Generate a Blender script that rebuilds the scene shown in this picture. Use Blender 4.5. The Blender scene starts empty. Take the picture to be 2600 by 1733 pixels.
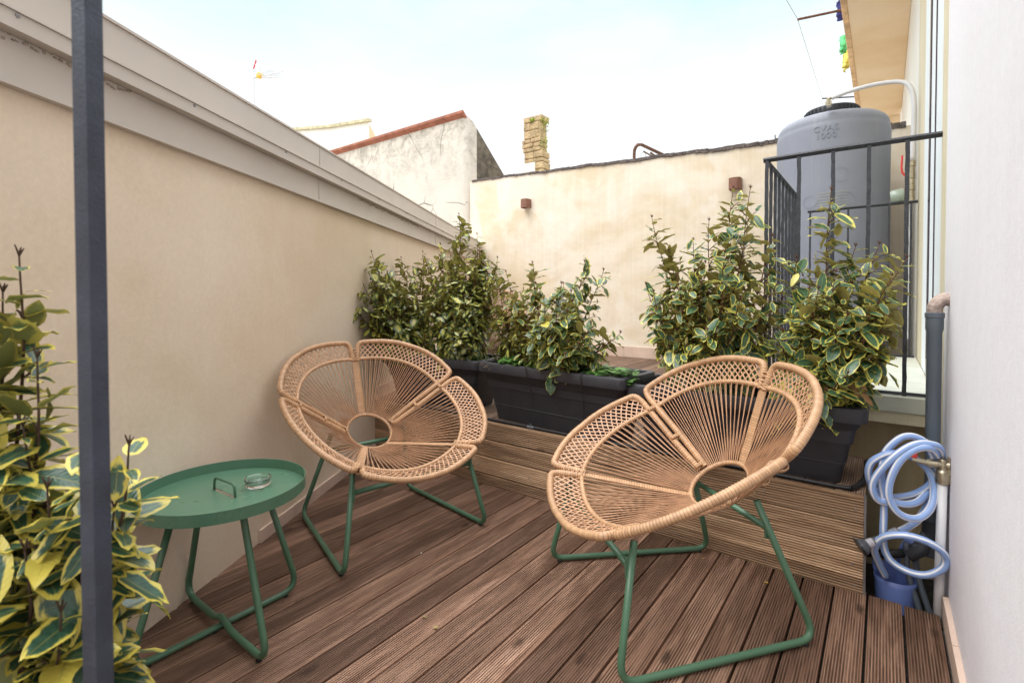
import bpy, bmesh, math, random
from mathutils import Vector, Matrix, noise
S = bpy.context.scene; COL = S.collection
PI = math.pi; V = Vector
random.seed(7)
# ---------------------------------------------------------------- helpers
def new_mat(name):
    m = bpy.data.materials.new(name); m.use_nodes = True
    nt = m.node_tree; return m, nt, nt.nodes, nt.links, nt.nodes['Principled BSDF']
def node(nt, t, **kw):
    n = nt.nodes.new(t)
    for k, v in kw.items():
        if k in n.bl_rna.properties.keys(): setattr(n, k, v)
        else: n.inputs[k.replace('_', ' ')].default_value = v
    return n
def ramp(nt, fac, stops, interp='LINEAR'):
    r = nt.nodes.new('ShaderNodeValToRGB'); r.color_ramp.interpolation = interp
    e = r.color_ramp.elements
    while len(e) < len(stops): e.new(.5)
    for i, (p, c) in enumerate(stops):
        e[i].position = p; e[i].color = (c, c, c, 1) if isinstance(c, (int, float)) else (*c, 1)
    nt.links.new(fac, r.inputs['Fac']); return r.outputs['Color']
def mixc(nt, fac, a, b, mode='MIX'):
    n = nt.nodes.new('ShaderNodeMix'); n.data_type = 'RGBA'; n.blend_type = mode
    for s, x in ((n.inputs['Factor'], fac), (n.inputs['A'], a), (n.inputs['B'], b)):
        if isinstance(x, (int, float)): s.default_value = x
        elif isinstance(x, tuple): s.default_value = (*x, 1)
        else: nt.links.new(x, s)
    return n.outputs['Result']
def mth(nt, op, a, b=None, c=None):
    n = nt.nodes.new('ShaderNodeMath'); n.operation = op
    for i, x in enumerate((a, b, c)):
        if x is None: continue
        if isinstance(x, (int, float)): n.inputs[i].default_value = x
        else: nt.links.new(x, n.inputs[i])
    return n.outputs[0]
def coords(nt, scale=(1, 1, 1), src='Object', rot=(0, 0, 0)):
    tc = nt.nodes.new('ShaderNodeTexCoord'); mp = nt.nodes.new('ShaderNodeMapping')
    mp.inputs['Scale'].default_value = scale; mp.inputs['Rotation'].default_value = rot
    nt.links.new(tc.outputs[src], mp.inputs['Vector']); return mp.outputs['Vector']
def nz(nt, vec, scale=5, detail=4, rough=.55, dist=0):
    n = nt.nodes.new('ShaderNodeTexNoise'); n.inputs['Scale'].default_value = scale
    n.inputs['Detail'].default_value = detail; n.inputs['Roughness'].default_value = rough
    n.inputs['Distortion'].default_value = dist
    nt.links.new(vec, n.inputs['Vector']); return n.outputs['Fac']
def bump(nt, h, p, strength=.3, dist=.01, nrm=None):
    b = nt.nodes.new('ShaderNodeBump'); b.inputs['Strength'].default_value = strength
    b.inputs['Distance'].default_value = dist; nt.links.new(h, b.inputs['Height'])
    if nrm is not None: nt.links.new(nrm, b.inputs['Normal'])
    if p is not None: nt.links.new(b.outputs['Normal'], p.inputs['Normal'])
    return b.outputs['Normal']
def simple(name, col, rough=.5, metal=0, spec=.5, var=.08, nscale=20, bst=0, bscale=80, bdist=.004, coat=0):
    m, nt, N, L, p = new_mat(name)
    v = coords(nt); f = nz(nt, v, nscale, 3)
    lo = tuple(c*(1-var) for c in col); hi = tuple(min(1, c*(1+var)) for c in col)
    L.new(ramp(nt, f, [(.3, lo), (.7, hi)]), p.inputs['Base Color'])
    L.new(ramp(nt, nz(nt, v, nscale*1.7, 3), [(.3, max(0, rough-.07)), (.7, min(1, rough+.07))]), p.inputs['Roughness'])
    p.inputs['Metallic'].default_value = metal; p.inputs['Specular IOR Level'].default_value = spec
    p.inputs['Coat Weight'].default_value = coat
    if bst: bump(nt, nz(nt, v, bscale, 4, .6), p, bst, bdist)
    return m
def me_obj(name, verts, faces, mat, parent=None, uvs=None, smooth=False, attrs=None):
    me = bpy.data.meshes.new(name); me.from_pydata([tuple(v) for v in verts], [], faces)
    if uvs:
        ul = me.uv_layers.new(name='UVMap'); li = [uvs[l.vertex_index] for l in me.loops]
        ul.data.foreach_set('uv', [c for u in li for c in u])
    if attrs:
        for k, vals in attrs.items():
            a = me.attributes.new(k, 'FLOAT', 'POINT'); a.data.foreach_set('value', vals)
    if smooth: me.shade_smooth()
    me.update()
    if mat: me.materials.append(mat)
    o = bpy.data.objects.new(name, me); COL.objects.link(o)
    if parent: o.parent = parent
    return o
def tag(o, label=None, cat=None, group=None, kind=None):
    for k, v in (('label', label), ('category', cat), ('group', group), ('kind', kind)):
        if v: o[k] = v
    return o
def root(name, loc, rz, label, cat, group=None):
    o = bpy.data.objects.new(name, None); COL.objects.link(o); o.empty_display_size = .1
    o.location = loc; o.rotation_euler = (0, 0, rz); return tag(o, label, cat, group)
class MB:
    """collects shapes, builds one mesh"""
    def __init__(s): s.v = []; s.f = []; s.uv = []; s.a = []
    def add(s, vs, fs, uvs=None, a=0.):
        n = len(s.v); s.v += [V(v) for v in vs]; s.f += [tuple(i+n for i in f) for f in fs]
        s.uv += uvs if uvs else [(v[0]+v[1], v[2]) for v in vs]; s.a += [a]*len(vs); return s
    def box(s, lo, hi, bev=0, M=None, a=0., seg=2):
        bm = bmesh.new(); bmesh.ops.create_cube(bm, size=1)
        c = [(lo[i]+hi[i])/2 for i in range(3)]; d = [hi[i]-lo[i] for i in range(3)]
        for v in bm.verts: v.co = V((c[0]+v.co.x*d[0], c[1]+v.co.y*d[1], c[2]+v.co.z*d[2]))
        if bev: bmesh.ops.bevel(bm, geom=bm.edges[:], offset=bev, segments=seg, affect='EDGES', profile=.6)
        if M: bmesh.ops.transform(bm, matrix=M, verts=bm.verts)
        bm.verts.index_update(); s.add([v.co.copy() for v in bm.verts], [[v.index for v in f.verts] for f in bm.faces], a=a); bm.free(); return s
    def tube(s, pts, r, n=8, closed=False, cap=True, rf=None, flat=None, a=0., v0=0.):
        pts = [V(p) for p in pts]; m = len(pts); T = []
        for i in range(m):
            if closed: t = pts[(i+1) % m]-pts[i-1]
            else: t = pts[min(i+1, m-1)]-pts[max(i-1, 0)]
            T.append(t.normalized() if t.length > 1e-9 else V((0, 0, 1)))
        up = V((0, 0, 1)) if abs(T[0].z) < .9 else V((1, 0, 0))
        if flat is not None: up = V(flat)
        nrm = (up-T[0]*up.dot(T[0])).normalized(); vs = []; uv = []; L = v0
        for i in range(m):
            if i: L += (pts[i]-pts[i-1]).length
            nrm = (nrm-T[i]*nrm.dot(T[i]))
            nrm = nrm.normalized() if nrm.length > 1e-6 else T[i].orthogonal().normalized()
            b = T[i].cross(nrm); rr = r(L) if callable(r) else (r[i] if isinstance(r, list) else r)
            rx, ry = rr if isinstance(rr, tuple) else (rr, rr)
            for k in range(n):
                an = 2*PI*k/n+PI/n; vs.append(pts[i]+nrm*math.cos(an)*rx+b*math.sin(an)*ry); uv.append((k/n, L))
        fs = []; mm = m if closed else m-1
        for i in range(mm):
            j = (i+1) % m
            for k in range(n): fs.append((i*n+k, i*n+(k+1) % n, j*n+(k+1) % n, j*n+k))
        if cap and not closed: fs += [tuple(range(n-1, -1, -1)), tuple((m-1)*n+k for k in range(n))]
        s.add(vs, fs, uv, a); return s
    def lathe(s, prof, n=32, M=None, a=0., cap=False):
        vs = []; 
        for (r, z) in prof:
            for k in range(n):
                an = 2*PI*k/n; p = V((r*math.cos(an), r*math.sin(an), z)); vs.append(M @ p if M else p)
        fs = []
        for i in range(len(prof)-1):
            for k in range(n): fs.append((i*n+k, i*n+(k+1) % n, (i+1)*n+(k+1) % n, (i+1)*n+k))
        if cap: fs += [tuple(range(n-1, -1, -1)), tuple((len(prof)-1)*n+k for k in range(n))]
        s.add(vs, fs, a=a); return s
    def build(s, name, mat, parent=None, smooth=False, attr=None, angle=None):
        o = me_obj(name, s.v, s.f, mat, parent, s.uv, smooth, {attr: s.a} if attr else None)
        if angle:
            o.data.shade_smooth(); o.data.set_sharp_from_angle(angle=math.radians(angle))
        return o
def cr(pts, n=6, closed=False):
    """catmull-rom resample"""
    P = [V(p) for p in pts]; m = len(P); out = []
    rng = range(m) if closed else range(m-1)
    for i in rng:
        p0 = P[(i-1) % m] if closed or i > 0 else P[0]*2-P[1]; p1 = P[i]; p2 = P[(i+1) % m]
        p3 = P[(i+2) % m] if closed or i+2 < m else P[-1]*2-P[-2]
        for k in range(n):
            t = k/n; out.append(.5*((2*p1)+(p2-p0)*t+(2*p0-5*p1+4*p2-p3)*t*t+(3*p1-p0-3*p2+p3)*t**3))
    if not closed: out.append(P[-1])
    return out
def resamp(pts, step, closed=False):
    P = [V(p) for p in pts]
    if closed: P = P+[P[0]]
    L = [0]
    for i in range(1, len(P)): L.append(L[-1]+(P[i]-P[i-1]).length)
    n = max(2, int(L[-1]/step)); out = []; j = 0
    for k in range(n+(0 if closed else 1)):
        d = L[-1]*k/n
        while j < len(P)-2 and L[j+1] < d: j += 1
        t = (d-L[j])/max(1e-9, L[j+1]-L[j]); out.append(P[j].lerp(P[j+1], min(1, t)))
    return out
def bend(pts, rad, n=6):
    """polyline with rounded corners"""
    P = [V(p) for p in pts]; out = [P[0]]
    for i in range(1, len(P)-1):
        a = (P[i-1]-P[i]); b = (P[i+1]-P[i]); ra = min(rad, a.length*.49, b.length*.49)
        A = P[i]+a.normalized()*ra; B = P[i]+b.normalized()*ra
        for k in range(n+1):
            t = k/n; out.append(A*(1-t)**2+P[i]*2*t*(1-t)+B*t*t)
    out.append(P[-1]); return out
# ---------------------------------------------------------------- camera
f = 1260.; yaw = math.atan2(945, 1260); tilt = math.radians(1.05)
cam = bpy.data.cameras.new('camera'); co = bpy.data.objects.new('camera', cam); COL.objects.link(co); S.camera = co
co.location = (0, 0, 1.2); co.rotation_euler = (PI/2-tilt, 0, yaw)
cam.sensor_width = 36; cam.lens = f/2600*36; cam.shift_x = 0; cam.shift_y = -(866.5-778)/2600
cam.clip_end = 500; cam.clip_start = .05
cam.dof.use_dof = True; cam.dof.focus_distance = 2.3; cam.dof.aperture_fstop = 4.5
# ---------------------------------------------------------------- light
S.view_settings.view_transform = 'Standard'; S.view_settings.look = 'None'
S.view_settings.exposure = 0.60; S.view_settings.gamma = 1
w = bpy.data.worlds.new('World'); S.world = w; w.use_nodes = True
nt = w.node_tree; bg = nt.nodes['Background']
sky = nt.nodes.new('ShaderNodeTexSky'); sky.sky_type = 'NISHITA'; sky.sun_disc = False
SUN_EL = math.radians(52); SUN_AZ = math.radians(205)    # azimuth clockwise from +Y, where the sun stands
sky.sun_elevation = SUN_EL; sky.sun_rotation = SUN_AZ; sky.dust_density = 2.5; sky.air_density = 1; sky.ozone_density = 1
tc = nt.nodes.new('ShaderNodeTexCoord'); mp = nt.nodes.new('ShaderNodeMapping'); mp.inputs['Scale'].default_value = (1, 1, 2.6)
nt.links.new(tc.outputs['Generated'], mp.inputs['Vector'])
cl = nz(nt, mp.outputs['Vector'], 1.6, 7, .58, .4)
sz = node(nt, 'ShaderNodeSeparateXYZ'); nt.links.new(tc.outputs['Generated'], sz.inputs[0])
up = ramp(nt, sz.outputs['Z'], [(.0, (8.4, 8.4, 8.4)), (.34, (7.6, 7.9, 8.0)), (.46, (5.6, 7.1, 7.4)), (.57, (4.3, 6.6, 7.2)), (.72, (22, 22.4, 23)), (.9, (34, 34.4, 35.5))])
wh = ramp(nt, cl, [(.42, 0.), (.60, 1.)])
cov = mixc(nt, mth(nt, 'MULTIPLY', wh, .55), up, mixc(nt, ramp(nt, sz.outputs['Z'], [(.6, 0.), (.75, 1.)]), (7.6, 7.9, 8.0), (28, 28.4, 29)))
SKYW = mixc(nt, .93, sky.outputs['Color'], cov)
nt.links.new(SKYW, bg.inputs['Color']); bg.inputs['Strength'].default_value = .1
sl = bpy.data.lights.new('sun', 'SUN'); so = bpy.data.objects.new('sun', sl); COL.objects.link(so)
sl.energy = 1.0; sl.angle = math.radians(40); sl.color = (1, .955, .88)
sd = V((math.sin(SUN_AZ)*math.cos(SUN_EL), math.cos(SUN_AZ)*math.cos(SUN_EL), math.sin(SUN_EL)))
so.rotation_euler = (-sd).to_track_quat('-Z', 'Y').to_euler(); so.location = (0, -3, 6)
# ---------------------------------------------------------------- materials
def plaster(name, base, dark, light, stain=.5, streak=0., bst=.25, bscale=170, patch=None):
    m, nt, N, L, p = new_mat(name); v = coords(nt)
    c = ramp(nt, nz(nt, v, .9, 5, .6, .3), [(.32, dark), (.5, base), (.7, light)])
    c = mixc(nt, stain, base, c)
    fine = ramp(nt, nz(nt, v, 60, 3), [(.35, .965), (.65, 1.02)])
    c = mixc(nt, 1., c, fine, 'MULTIPLY')
    if streak:
        s = nz(nt, coords(nt, (9, 9, .35)), 1.5, 5, .65, .2)
        st = ramp(nt, s, [(.38, dark), (.56, light)])
        c = mixc(nt, streak, c, st)
    if patch:   # pale repaired patches in the render, shape of their own
        ps = ramp(nt, nz(nt, coords(nt, (1, 1, .8)), 1.1, 3, .5, .8), [(.55, 0.), (.63, 1.)])
        c = mixc(nt, mth(nt, 'MULTIPLY', ps, .55), c, patch)
    L.new(c, p.inputs['Base Color']); p.inputs['Roughness'].default_value = .88; p.inputs['Specular IOR Level'].default_value = .25
    n1 = bump(nt, nz(nt, v, bscale, 3, .7), None, bst, .004)
    bump(nt, nz(nt, v, 3.5, 3), p, .15, .03, n1); return m
M_leftwall = plaster('left_plaster', (.70, .58, .445), (.625, .495, .345), (.75, .635, .505), .95, .05, .2, 150)
M_farwall = None
def farwall():
    m, nt, N, L, p = new_mat('far_plaster'); v = coords(nt)
    oc = ramp(nt, nz(nt, coords(nt, (.8, .8, 1.25)), 1.5, 6, .62, .5), [(.40, 0.), (.62, 1.)])
    c = mixc(nt, mth(nt, 'MULTIPLY', oc, .8), (.81, .715, .59), (.70, .575, .40))
    bl = ramp(nt, nz(nt, coords(nt, (1, 1, .8)), 1.15, 2, .5, .6), [(.56, 0.), (.60, 1.)])
    c = mixc(nt, mth(nt, 'MULTIPLY', bl, .55), c, (.82, .755, .66))
    bl2 = ramp(nt, nz(nt, v, 3.4, 3, .5, .2), [(.60, 0.), (.70, 1.)])
    c = mixc(nt, mth(nt, 'MULTIPLY', bl2, .5), c, (.83, .77, .68))
    st = ramp(nt, nz(nt, coords(nt, (55, 55, .7)), 1.0, 4, .7), [(.36, .91), (.60, 1.03)])
    st2 = ramp(nt, nz(nt, coords(nt, (7, 7, .3)), 1.6, 5, .6), [(.34, .965), (.56, 1.01)])
    c = mixc(nt, 1., mixc(nt, .4, c, st, 'MULTIPLY'), st2, 'MULTIPLY')
    L.new(c, p.inputs['Base Color']); p.inputs['Roughness'].default_value = .9; p.inputs['Specular IOR Level'].default_value = .2
    n1 = bump(nt, nz(nt, coords(nt, (60, 60, 8)), 1., 3, .7), None, .3, .006); bump(nt, nz(nt, v, 2.5, 4), p, .3, .05, n1); return m
M_farwall = farwall()
M_rightwall = plaster('right_plaster', (.83, .81, .845), (.79, .745, .79), (.86, .85, .885), .9, .1, .25, 160)
M_beige = plaster('beige_render', (.72, .65, .47), (.62, .54, .36), (.77, .71, .55), .8, .3, .3, 70)
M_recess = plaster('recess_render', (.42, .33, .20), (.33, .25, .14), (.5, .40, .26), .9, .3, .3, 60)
M_soffit = plaster('soffit_render', (.80, .64, .44), (.74, .55, .34), (.86, .72, .55), .9, 0, .2, 30)
M_white = plaster('white_render', (.84, .82, .75), (.78, .74, .64), (.88, .86, .80), .6, .2, .2, 40)
def old_plaster(name, base, mold, heavy):
    m, nt, N, L, p = new_mat(name); v = coords(nt)
    c = ramp(nt, nz(nt, v, 1.7, 6, .65), [(.3, tuple(b*.86 for b in base)), (.6, base)])
    # mould near the top of the wall (z-based band where rain wets it) and in blotches
    sep = node(nt, 'ShaderNodeSeparateXYZ'); L.new(coords(nt), sep.inputs[0])
    zf = ramp(nt, mth(nt, 'MULTIPLY_ADD', sep.outputs['Z'], .5, -1.25), [(.28, 0.), (.86, 1.)])
    bl = ramp(nt, nz(nt, v, 4.5, 9, .78, .4), [(.45-.10*heavy, 0.), (.60, 1.)])
    c = mixc(nt, mth(nt, 'MULTIPLY', mth(nt, 'MULTIPLY', bl, .6+.4*heavy), mth(nt, 'MAXIMUM', zf, heavy)), c, mold)
    vo = node(nt, 'ShaderNodeTexVoronoi'); vo.feature = 'DISTANCE_TO_EDGE'; vo.inputs['Scale'].default_value = 1.5
    wv = mixc(nt, .34, v, node(nt, 'ShaderNodeTexNoise', Scale=4.0).outputs['Color'])
    L.new(wv, vo.inputs['Vector'])
    ck = ramp(nt, vo.outputs['Distance'], [(.003, 1.), (.011, 0.)])
    gate = ramp(nt, nz(nt, v, 1.3, 2), [(.44, 0.), (.56, 1.)])
    c = mixc(nt, mth(nt, 'MULTIPLY', mth(nt, 'MULTIPLY', ck, gate), .8), c, tuple(x*.5 for x in mold))
    L.new(c, p.inputs['Base Color']); p.inputs['Roughness'].default_value = .92
    bump(nt, nz(nt, v, 22, 6, .75), p, .6, .03); return m
M_old = old_plaster('old_white_plaster', (.74, .68, .60), (.17, .14, .10), 0.)
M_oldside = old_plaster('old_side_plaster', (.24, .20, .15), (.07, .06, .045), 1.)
M_terracotta = simple('terracotta', (.36, .14, .09), .75, 0, .3, .25, 9, .4, 40, .01)
M_tile = simple('skirting_tile', (.62, .47, .38), .6, 0, .4, .08, 6, .15, 60)
M_metalpaint = simple('grey_metal_flashing', (.51, .455, .40), .42, .0, .5, .05, 2.5, .05, 8, .01)
def wood(name, A, B, grooves, along, pitch, off, dark=.5, knots=True, grey=.0):
    """softwood decking; along = axis the boards run, grooves counted per board"""
    m, nt, N, L, p = new_mat(name)
    at = node(nt, 'ShaderNodeAttribute'); at.attribute_name = 'board'
    tcn = N.new('ShaderNodeTexCoord'); sep = N.new('ShaderNodeSeparateXYZ'); L.new(tcn.outputs['Object'], sep.inputs[0])
    lo = sep.outputs['Y'] if along == 'Y' else sep.outputs['X']
    cr_ = sep.outputs['X'] if along == 'Y' else sep.outputs['Z']
    com = N.new('ShaderNodeCombineXYZ')
    L.new(mth(nt, 'MULTIPLY', lo, .9), com.inputs[0]); L.new(mth(nt, 'MULTIPLY', cr_, 9), com.inputs[1]); L.new(mth(nt, 'MULTIPLY', at.outputs['Fac'], 37.7), com.inputs[2])
    g = nz(nt, com.outputs[0], 2.2, 8, .68, 1.1)
    c = ramp(nt, g, [(.28, A), (.5, tuple((a+b)/2 for a, b in zip(A, B))), (.72, B)])
    bv = ramp(nt, mth(nt, 'FRACT', mth(nt, 'MULTIPLY', at.outputs['Fac'], 7.31)), [(0, (.58, .55, .54)), (.45, (.95, .94, .93)), (.8, (1.18, 1.16, 1.15)), (1, (1.65, 1.68, 1.7))])
    c = mixc(nt, 1., c, bv, 'MULTIPLY')
    # weathering: pale bleached / dark damp areas with shapes of their own
    wt = ramp(nt, nz(nt, com.outputs[0], .9, 4, .6, .5), [(.35, (.72, .70, .68)), (.6, (1.08, 1.07, 1.06))])
    c = mixc(nt, .8, c, wt, 'MULTIPLY')
    if knots:
        com2 = N.new('ShaderNodeCombineXYZ'); L.new(mth(nt, 'MULTIPLY', lo, 3.4), com2.inputs[0]); L.new(mth(nt, 'MULTIPLY', cr_, 8.8), com2.inputs[1]); L.new(mth(nt, 'MULTIPLY', at.outputs['Fac'], 11.), com2.inputs[2])
        vo = node(nt, 'ShaderNodeTexVoronoi'); vo.inputs['Scale'].default_value = 1.0; L.new(com2.outputs[0], vo.inputs['Vector'])
        kd = ramp(nt, mth(nt, 'ADD', vo.outputs['Distance'], mth(nt, 'MULTIPLY', mth(nt, 'SUBTRACT', nz(nt, tcn.outputs['Object'], 60, 3), .5), .12)), [(.06, 1.), (.17, 0.)])
        csep = N.new('ShaderNodeSeparateColor'); L.new(vo.outputs['Color'], csep.inputs[0])
        kg = mth(nt, 'GREATER_THAN', csep.outputs[0], .5)
        c = mixc(nt, mth(nt, 'MULTIPLY', mth(nt, 'MULTIPLY', kd, kg), .8), c, tuple(a*.28 for a in A))
    # machined grooves across the board
    fr = mth(nt, 'FRACT', mth(nt, 'DIVIDE', mth(nt, 'SUBTRACT', cr_, off), pitch))
    ph = mth(nt, 'MULTIPLY', fr, grooves*2*PI)
    gr = mth(nt, 'MULTIPLY_ADD', mth(nt, 'COSINE', ph), .5, .5)
    wav = ramp(nt, nz(nt, com.outputs[0], 5, 3), [(.38, .45), (.55, 1.)])
    edge = mth(nt, 'MULTIPLY', ramp(nt, fr, [(.05, 0.), (.09, 1.)]), ramp(nt, fr, [(.91, 1.), (.95, 0.)]))
    grv = mth(nt, 'MULTIPLY', mth(nt, 'MULTIPLY', mth(nt, 'POWER', gr, 1.5), edge), wav)
    # base colour mixed darker along the groove lines
    c = mixc(nt, mth(nt, 'MULTIPLY', grv, dark), c, tuple(a*.30 for a in A))
    L.new(c, p.inputs['Base Color'])
    L.new(ramp(nt, g, [(.3, .60), (.7, .78)]), p.inputs['Roughness']); p.inputs['Specular IOR Level'].default_value = .22
    n1 = bump(nt, mth(nt, 'MULTIPLY', grv, -1.), None, .9, .006)
    bump(nt, nz(nt, com.outputs[0], 9, 5, .7), p, .3, .004, n1); return m
PITCH = .1125; OFF = .184
M_deck = wood('deck_wood', (.140, .070, .041), (.38, .238, .165), 13, 'Y', PITCH, OFF, .85)
M_updeck = wood('upper_deck_wood', (.19, .115, .08), (.36, .25, .18), 13, 'Y', PITCH, OFF, .6)
M_riser = wood('riser_wood', (.27, .155, .082), (.58, .40, .255), 10, 'X', .1117, .0595, .5)
M_gravel = simple('grit_floor', (.035, .03, .025), .95, 0, .2, .4, 30, .8, 60, .02)
def rattan_mat(name, col, dk):
    m, nt, N, L, p = new_mat(name)
    uv = N.new('ShaderNodeTexCoord'); sep = N.new('ShaderNodeSeparateXYZ'); L.new(uv.outputs['UV'], sep.inputs[0])
    w1 = mth(nt, 'FRACT', mth(nt, 'DIVIDE', sep.outputs['Y'], .0105))
    g = mth(nt, 'ABSOLUTE', mth(nt, 'SUBTRACT', w1, .5))
    gap = ramp(nt, g, [(.40, 0.), (.49, 1.)])
    # each wrap of cane has its own tone
    wn = N.new('ShaderNodeTexWhiteNoise'); wn.noise_dimensions = '1D'; L.new(mth(nt, 'FLOOR', mth(nt, 'DIVIDE', sep.outputs['Y'], .0105)), wn.inputs['W'])
    tone = ramp(nt, wn.outputs['Value'], [(0, tuple(c*.88 for c in col)), (1, tuple(c*1.1 for c in col))])
    v = coords(nt); tone = mixc(nt, 1., tone, ramp(nt, nz(nt, v, 14, 4), [(.3, .85), (.7, 1.1)]), 'MULTIPLY')
    L.new(mixc(nt, gap, tone, dk), p.inputs['Base Color']); p.inputs['Roughness'].default_value = .42
    p.inputs['Specular IOR Level'].default_value = .45
    return m
CANE = (.52, .31, .168)
M_rattan = rattan_mat('wrapped_cane', CANE, (.15, .06, .03))
M_cord = simple('cane_cord', (.51, .29, .165), .45, 0, .45, .15, 30)
def green_metal():
    m, nt, N, L, p = new_mat('green_powder_coat'); v = coords(nt)
    c = ramp(nt, nz(nt, v, 3, 3), [(.3, (.060, .135, .078)), (.7, (.072, .158, .092))])
    rs = ramp(nt, nz(nt, v, 26, 7, .8), [(.60, 0.), (.66, 1.)]); gt = ramp(nt, nz(nt, v, 2.1, 2), [(.56, 0.), (.66, 1.)])
    c = mixc(nt, mth(nt, 'MULTIPLY', mth(nt, 'MULTIPLY', rs, gt), .75), c, (.20, .115, .04))
    L.new(c, p.inputs['Base Color']); p.inputs['Roughness'].default_value = .36; p.inputs['Specular IOR Level'].default_value = .5
    bump(nt, nz(nt, v, 260, 2), p, .06, .002); return m
M_green = green_metal()
M_black = simple('black_plastic', (.012, .012, .014), .45, 0, .5, .2, 30)
M_planter = simple('anthracite_plastic', (.032, .031, .037), .52, 0, .45, .14, 9, .2, 300, .002)
M_soil = simple('potting_soil', (.05, .035, .022), .95, 0, .2, .5, 60, 1., 90, .02)
M_straw = simple('straw', (.35, .26, .14), .8, 0, .3, .2, 50)
M_iron = simple('wrought_iron_paint', (.034, .036, .044), .5, .1, .5, .3, 45, .9, 120, .006)
M_post = simple('iron_post_paint', (.042, .050, .072), .55, .1, .5, .25, 18, .5, 200, .003)
M_pipegrey = simple('grey_pvc', (.105, .125, .15), .4, 0, .5, .08, 5)
M_darkpvc = simple('dark_pvc', (.065, .07, .08), .45, 0, .5, .1, 8)
M_whitepipe = simple('white_pvc', (.66, .66, .68), .42, 0, .5, .06, 6)
M_brass = simple('nickel_brass', (.48, .42, .30), .33, .9, .5, .18, 60, .3, 120, .002)
M_upvc = simple('white_upvc', (.80, .86, .89), .7, 0, .3, .03, 4)
M_darkgap = simple('dark_glass', (.05, .035, .05), .15, 0, .6, .1, 4)
M_brownlamp = simple('brown_lamp_paint', (.23, .105, .07), .5, .2, .5, .1, 20)
M_rust = simple('rusty_steel', (.17, .085, .055), .8, .3, .4, .35, 25, .6, 60, .01)
M_blue = simple('blue_plastic', (.20, .28, .66), .42, 0, .5, .06, 6)
M_red = simple('red_plastic', (.65, .05, .05), .4)
M_cornrust = simple('dark_mortar', (.15, .125, .115), .95, 0, .2, .35, 14, 1., 30, .03)
M_stone = simple('rubble_stone', (.50, .38, .22), .95, 0, .2, .35, 6, 1., 22, .03)
M_moss = simple('moss', (.30, .40, .05), .9, 0, .2, .4, 40)
M_concrete = simple('painted_slab', (.56, .57, .49), .7, 0, .3, .08, 7, .25, 60, .005)
M_zinc = simple('galvanised_strip', (.22, .21, .21), .5, .5, .5, .2, 12)
def tank_mat():
    m, nt, N, L, p = new_mat('grey_polyethylene'); v = coords(nt)
    c = ramp(nt, nz(nt, v, 1.2, 4, .6), [(.35, (.225, .24, .29)), (.65, (.265, .28, .335))])
    st = ramp(nt, nz(nt, coords(nt, (14, 14, .4)), 1.4, 5, .7), [(.56, 0.), (.75, 1.)])
    c = mixc(nt, mth(nt, 'MULTIPLY', st, .30), c, (.36, .36, .38))
    L.new(c, p.inputs['Base Color']); p.inputs['Roughness'].default_value = .55
    bump(nt, nz(nt, v, 60, 3), p, .1, .004); return m
M_tank = tank_mat()
def glass_mat():
    m, nt, N, L, p = new_mat('clear_glass'); p.inputs['Transmission Weight'].default_value = 1
    p.inputs['Roughness'].default_value = .02; p.inputs['IOR'].default_value = 1.46; p.inputs['Base Color'].default_value = (.97, .985, .98, 1); return m
M_glass = glass_mat()
def hose_mat():
    m, nt, N, L, p = new_mat('striped_hose')
    uv = N.new('ShaderNodeTexCoord'); sep = N.new('ShaderNodeSeparateXYZ'); L.new(uv.outputs['UV'], sep.inputs[0])
    tw = mth(nt, 'FRACT', mth(nt, 'MULTIPLY', mth(nt, 'ADD', sep.outputs['X'], mth(nt, 'MULTIPLY', sep.outputs['Y'], .35)), 3.))
    s = ramp(nt, mth(nt, 'ABSOLUTE', mth(nt, 'SUBTRACT', tw, .5)), [(.12, 1.), (.15, 0.)])
    L.new(mixc(nt, s, (.27, .40, .70), (.80, .80, .82)), p.inputs['Base Color']); p.inputs['Roughness'].default_value = .35; return m
M_hose = hose_mat()
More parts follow.
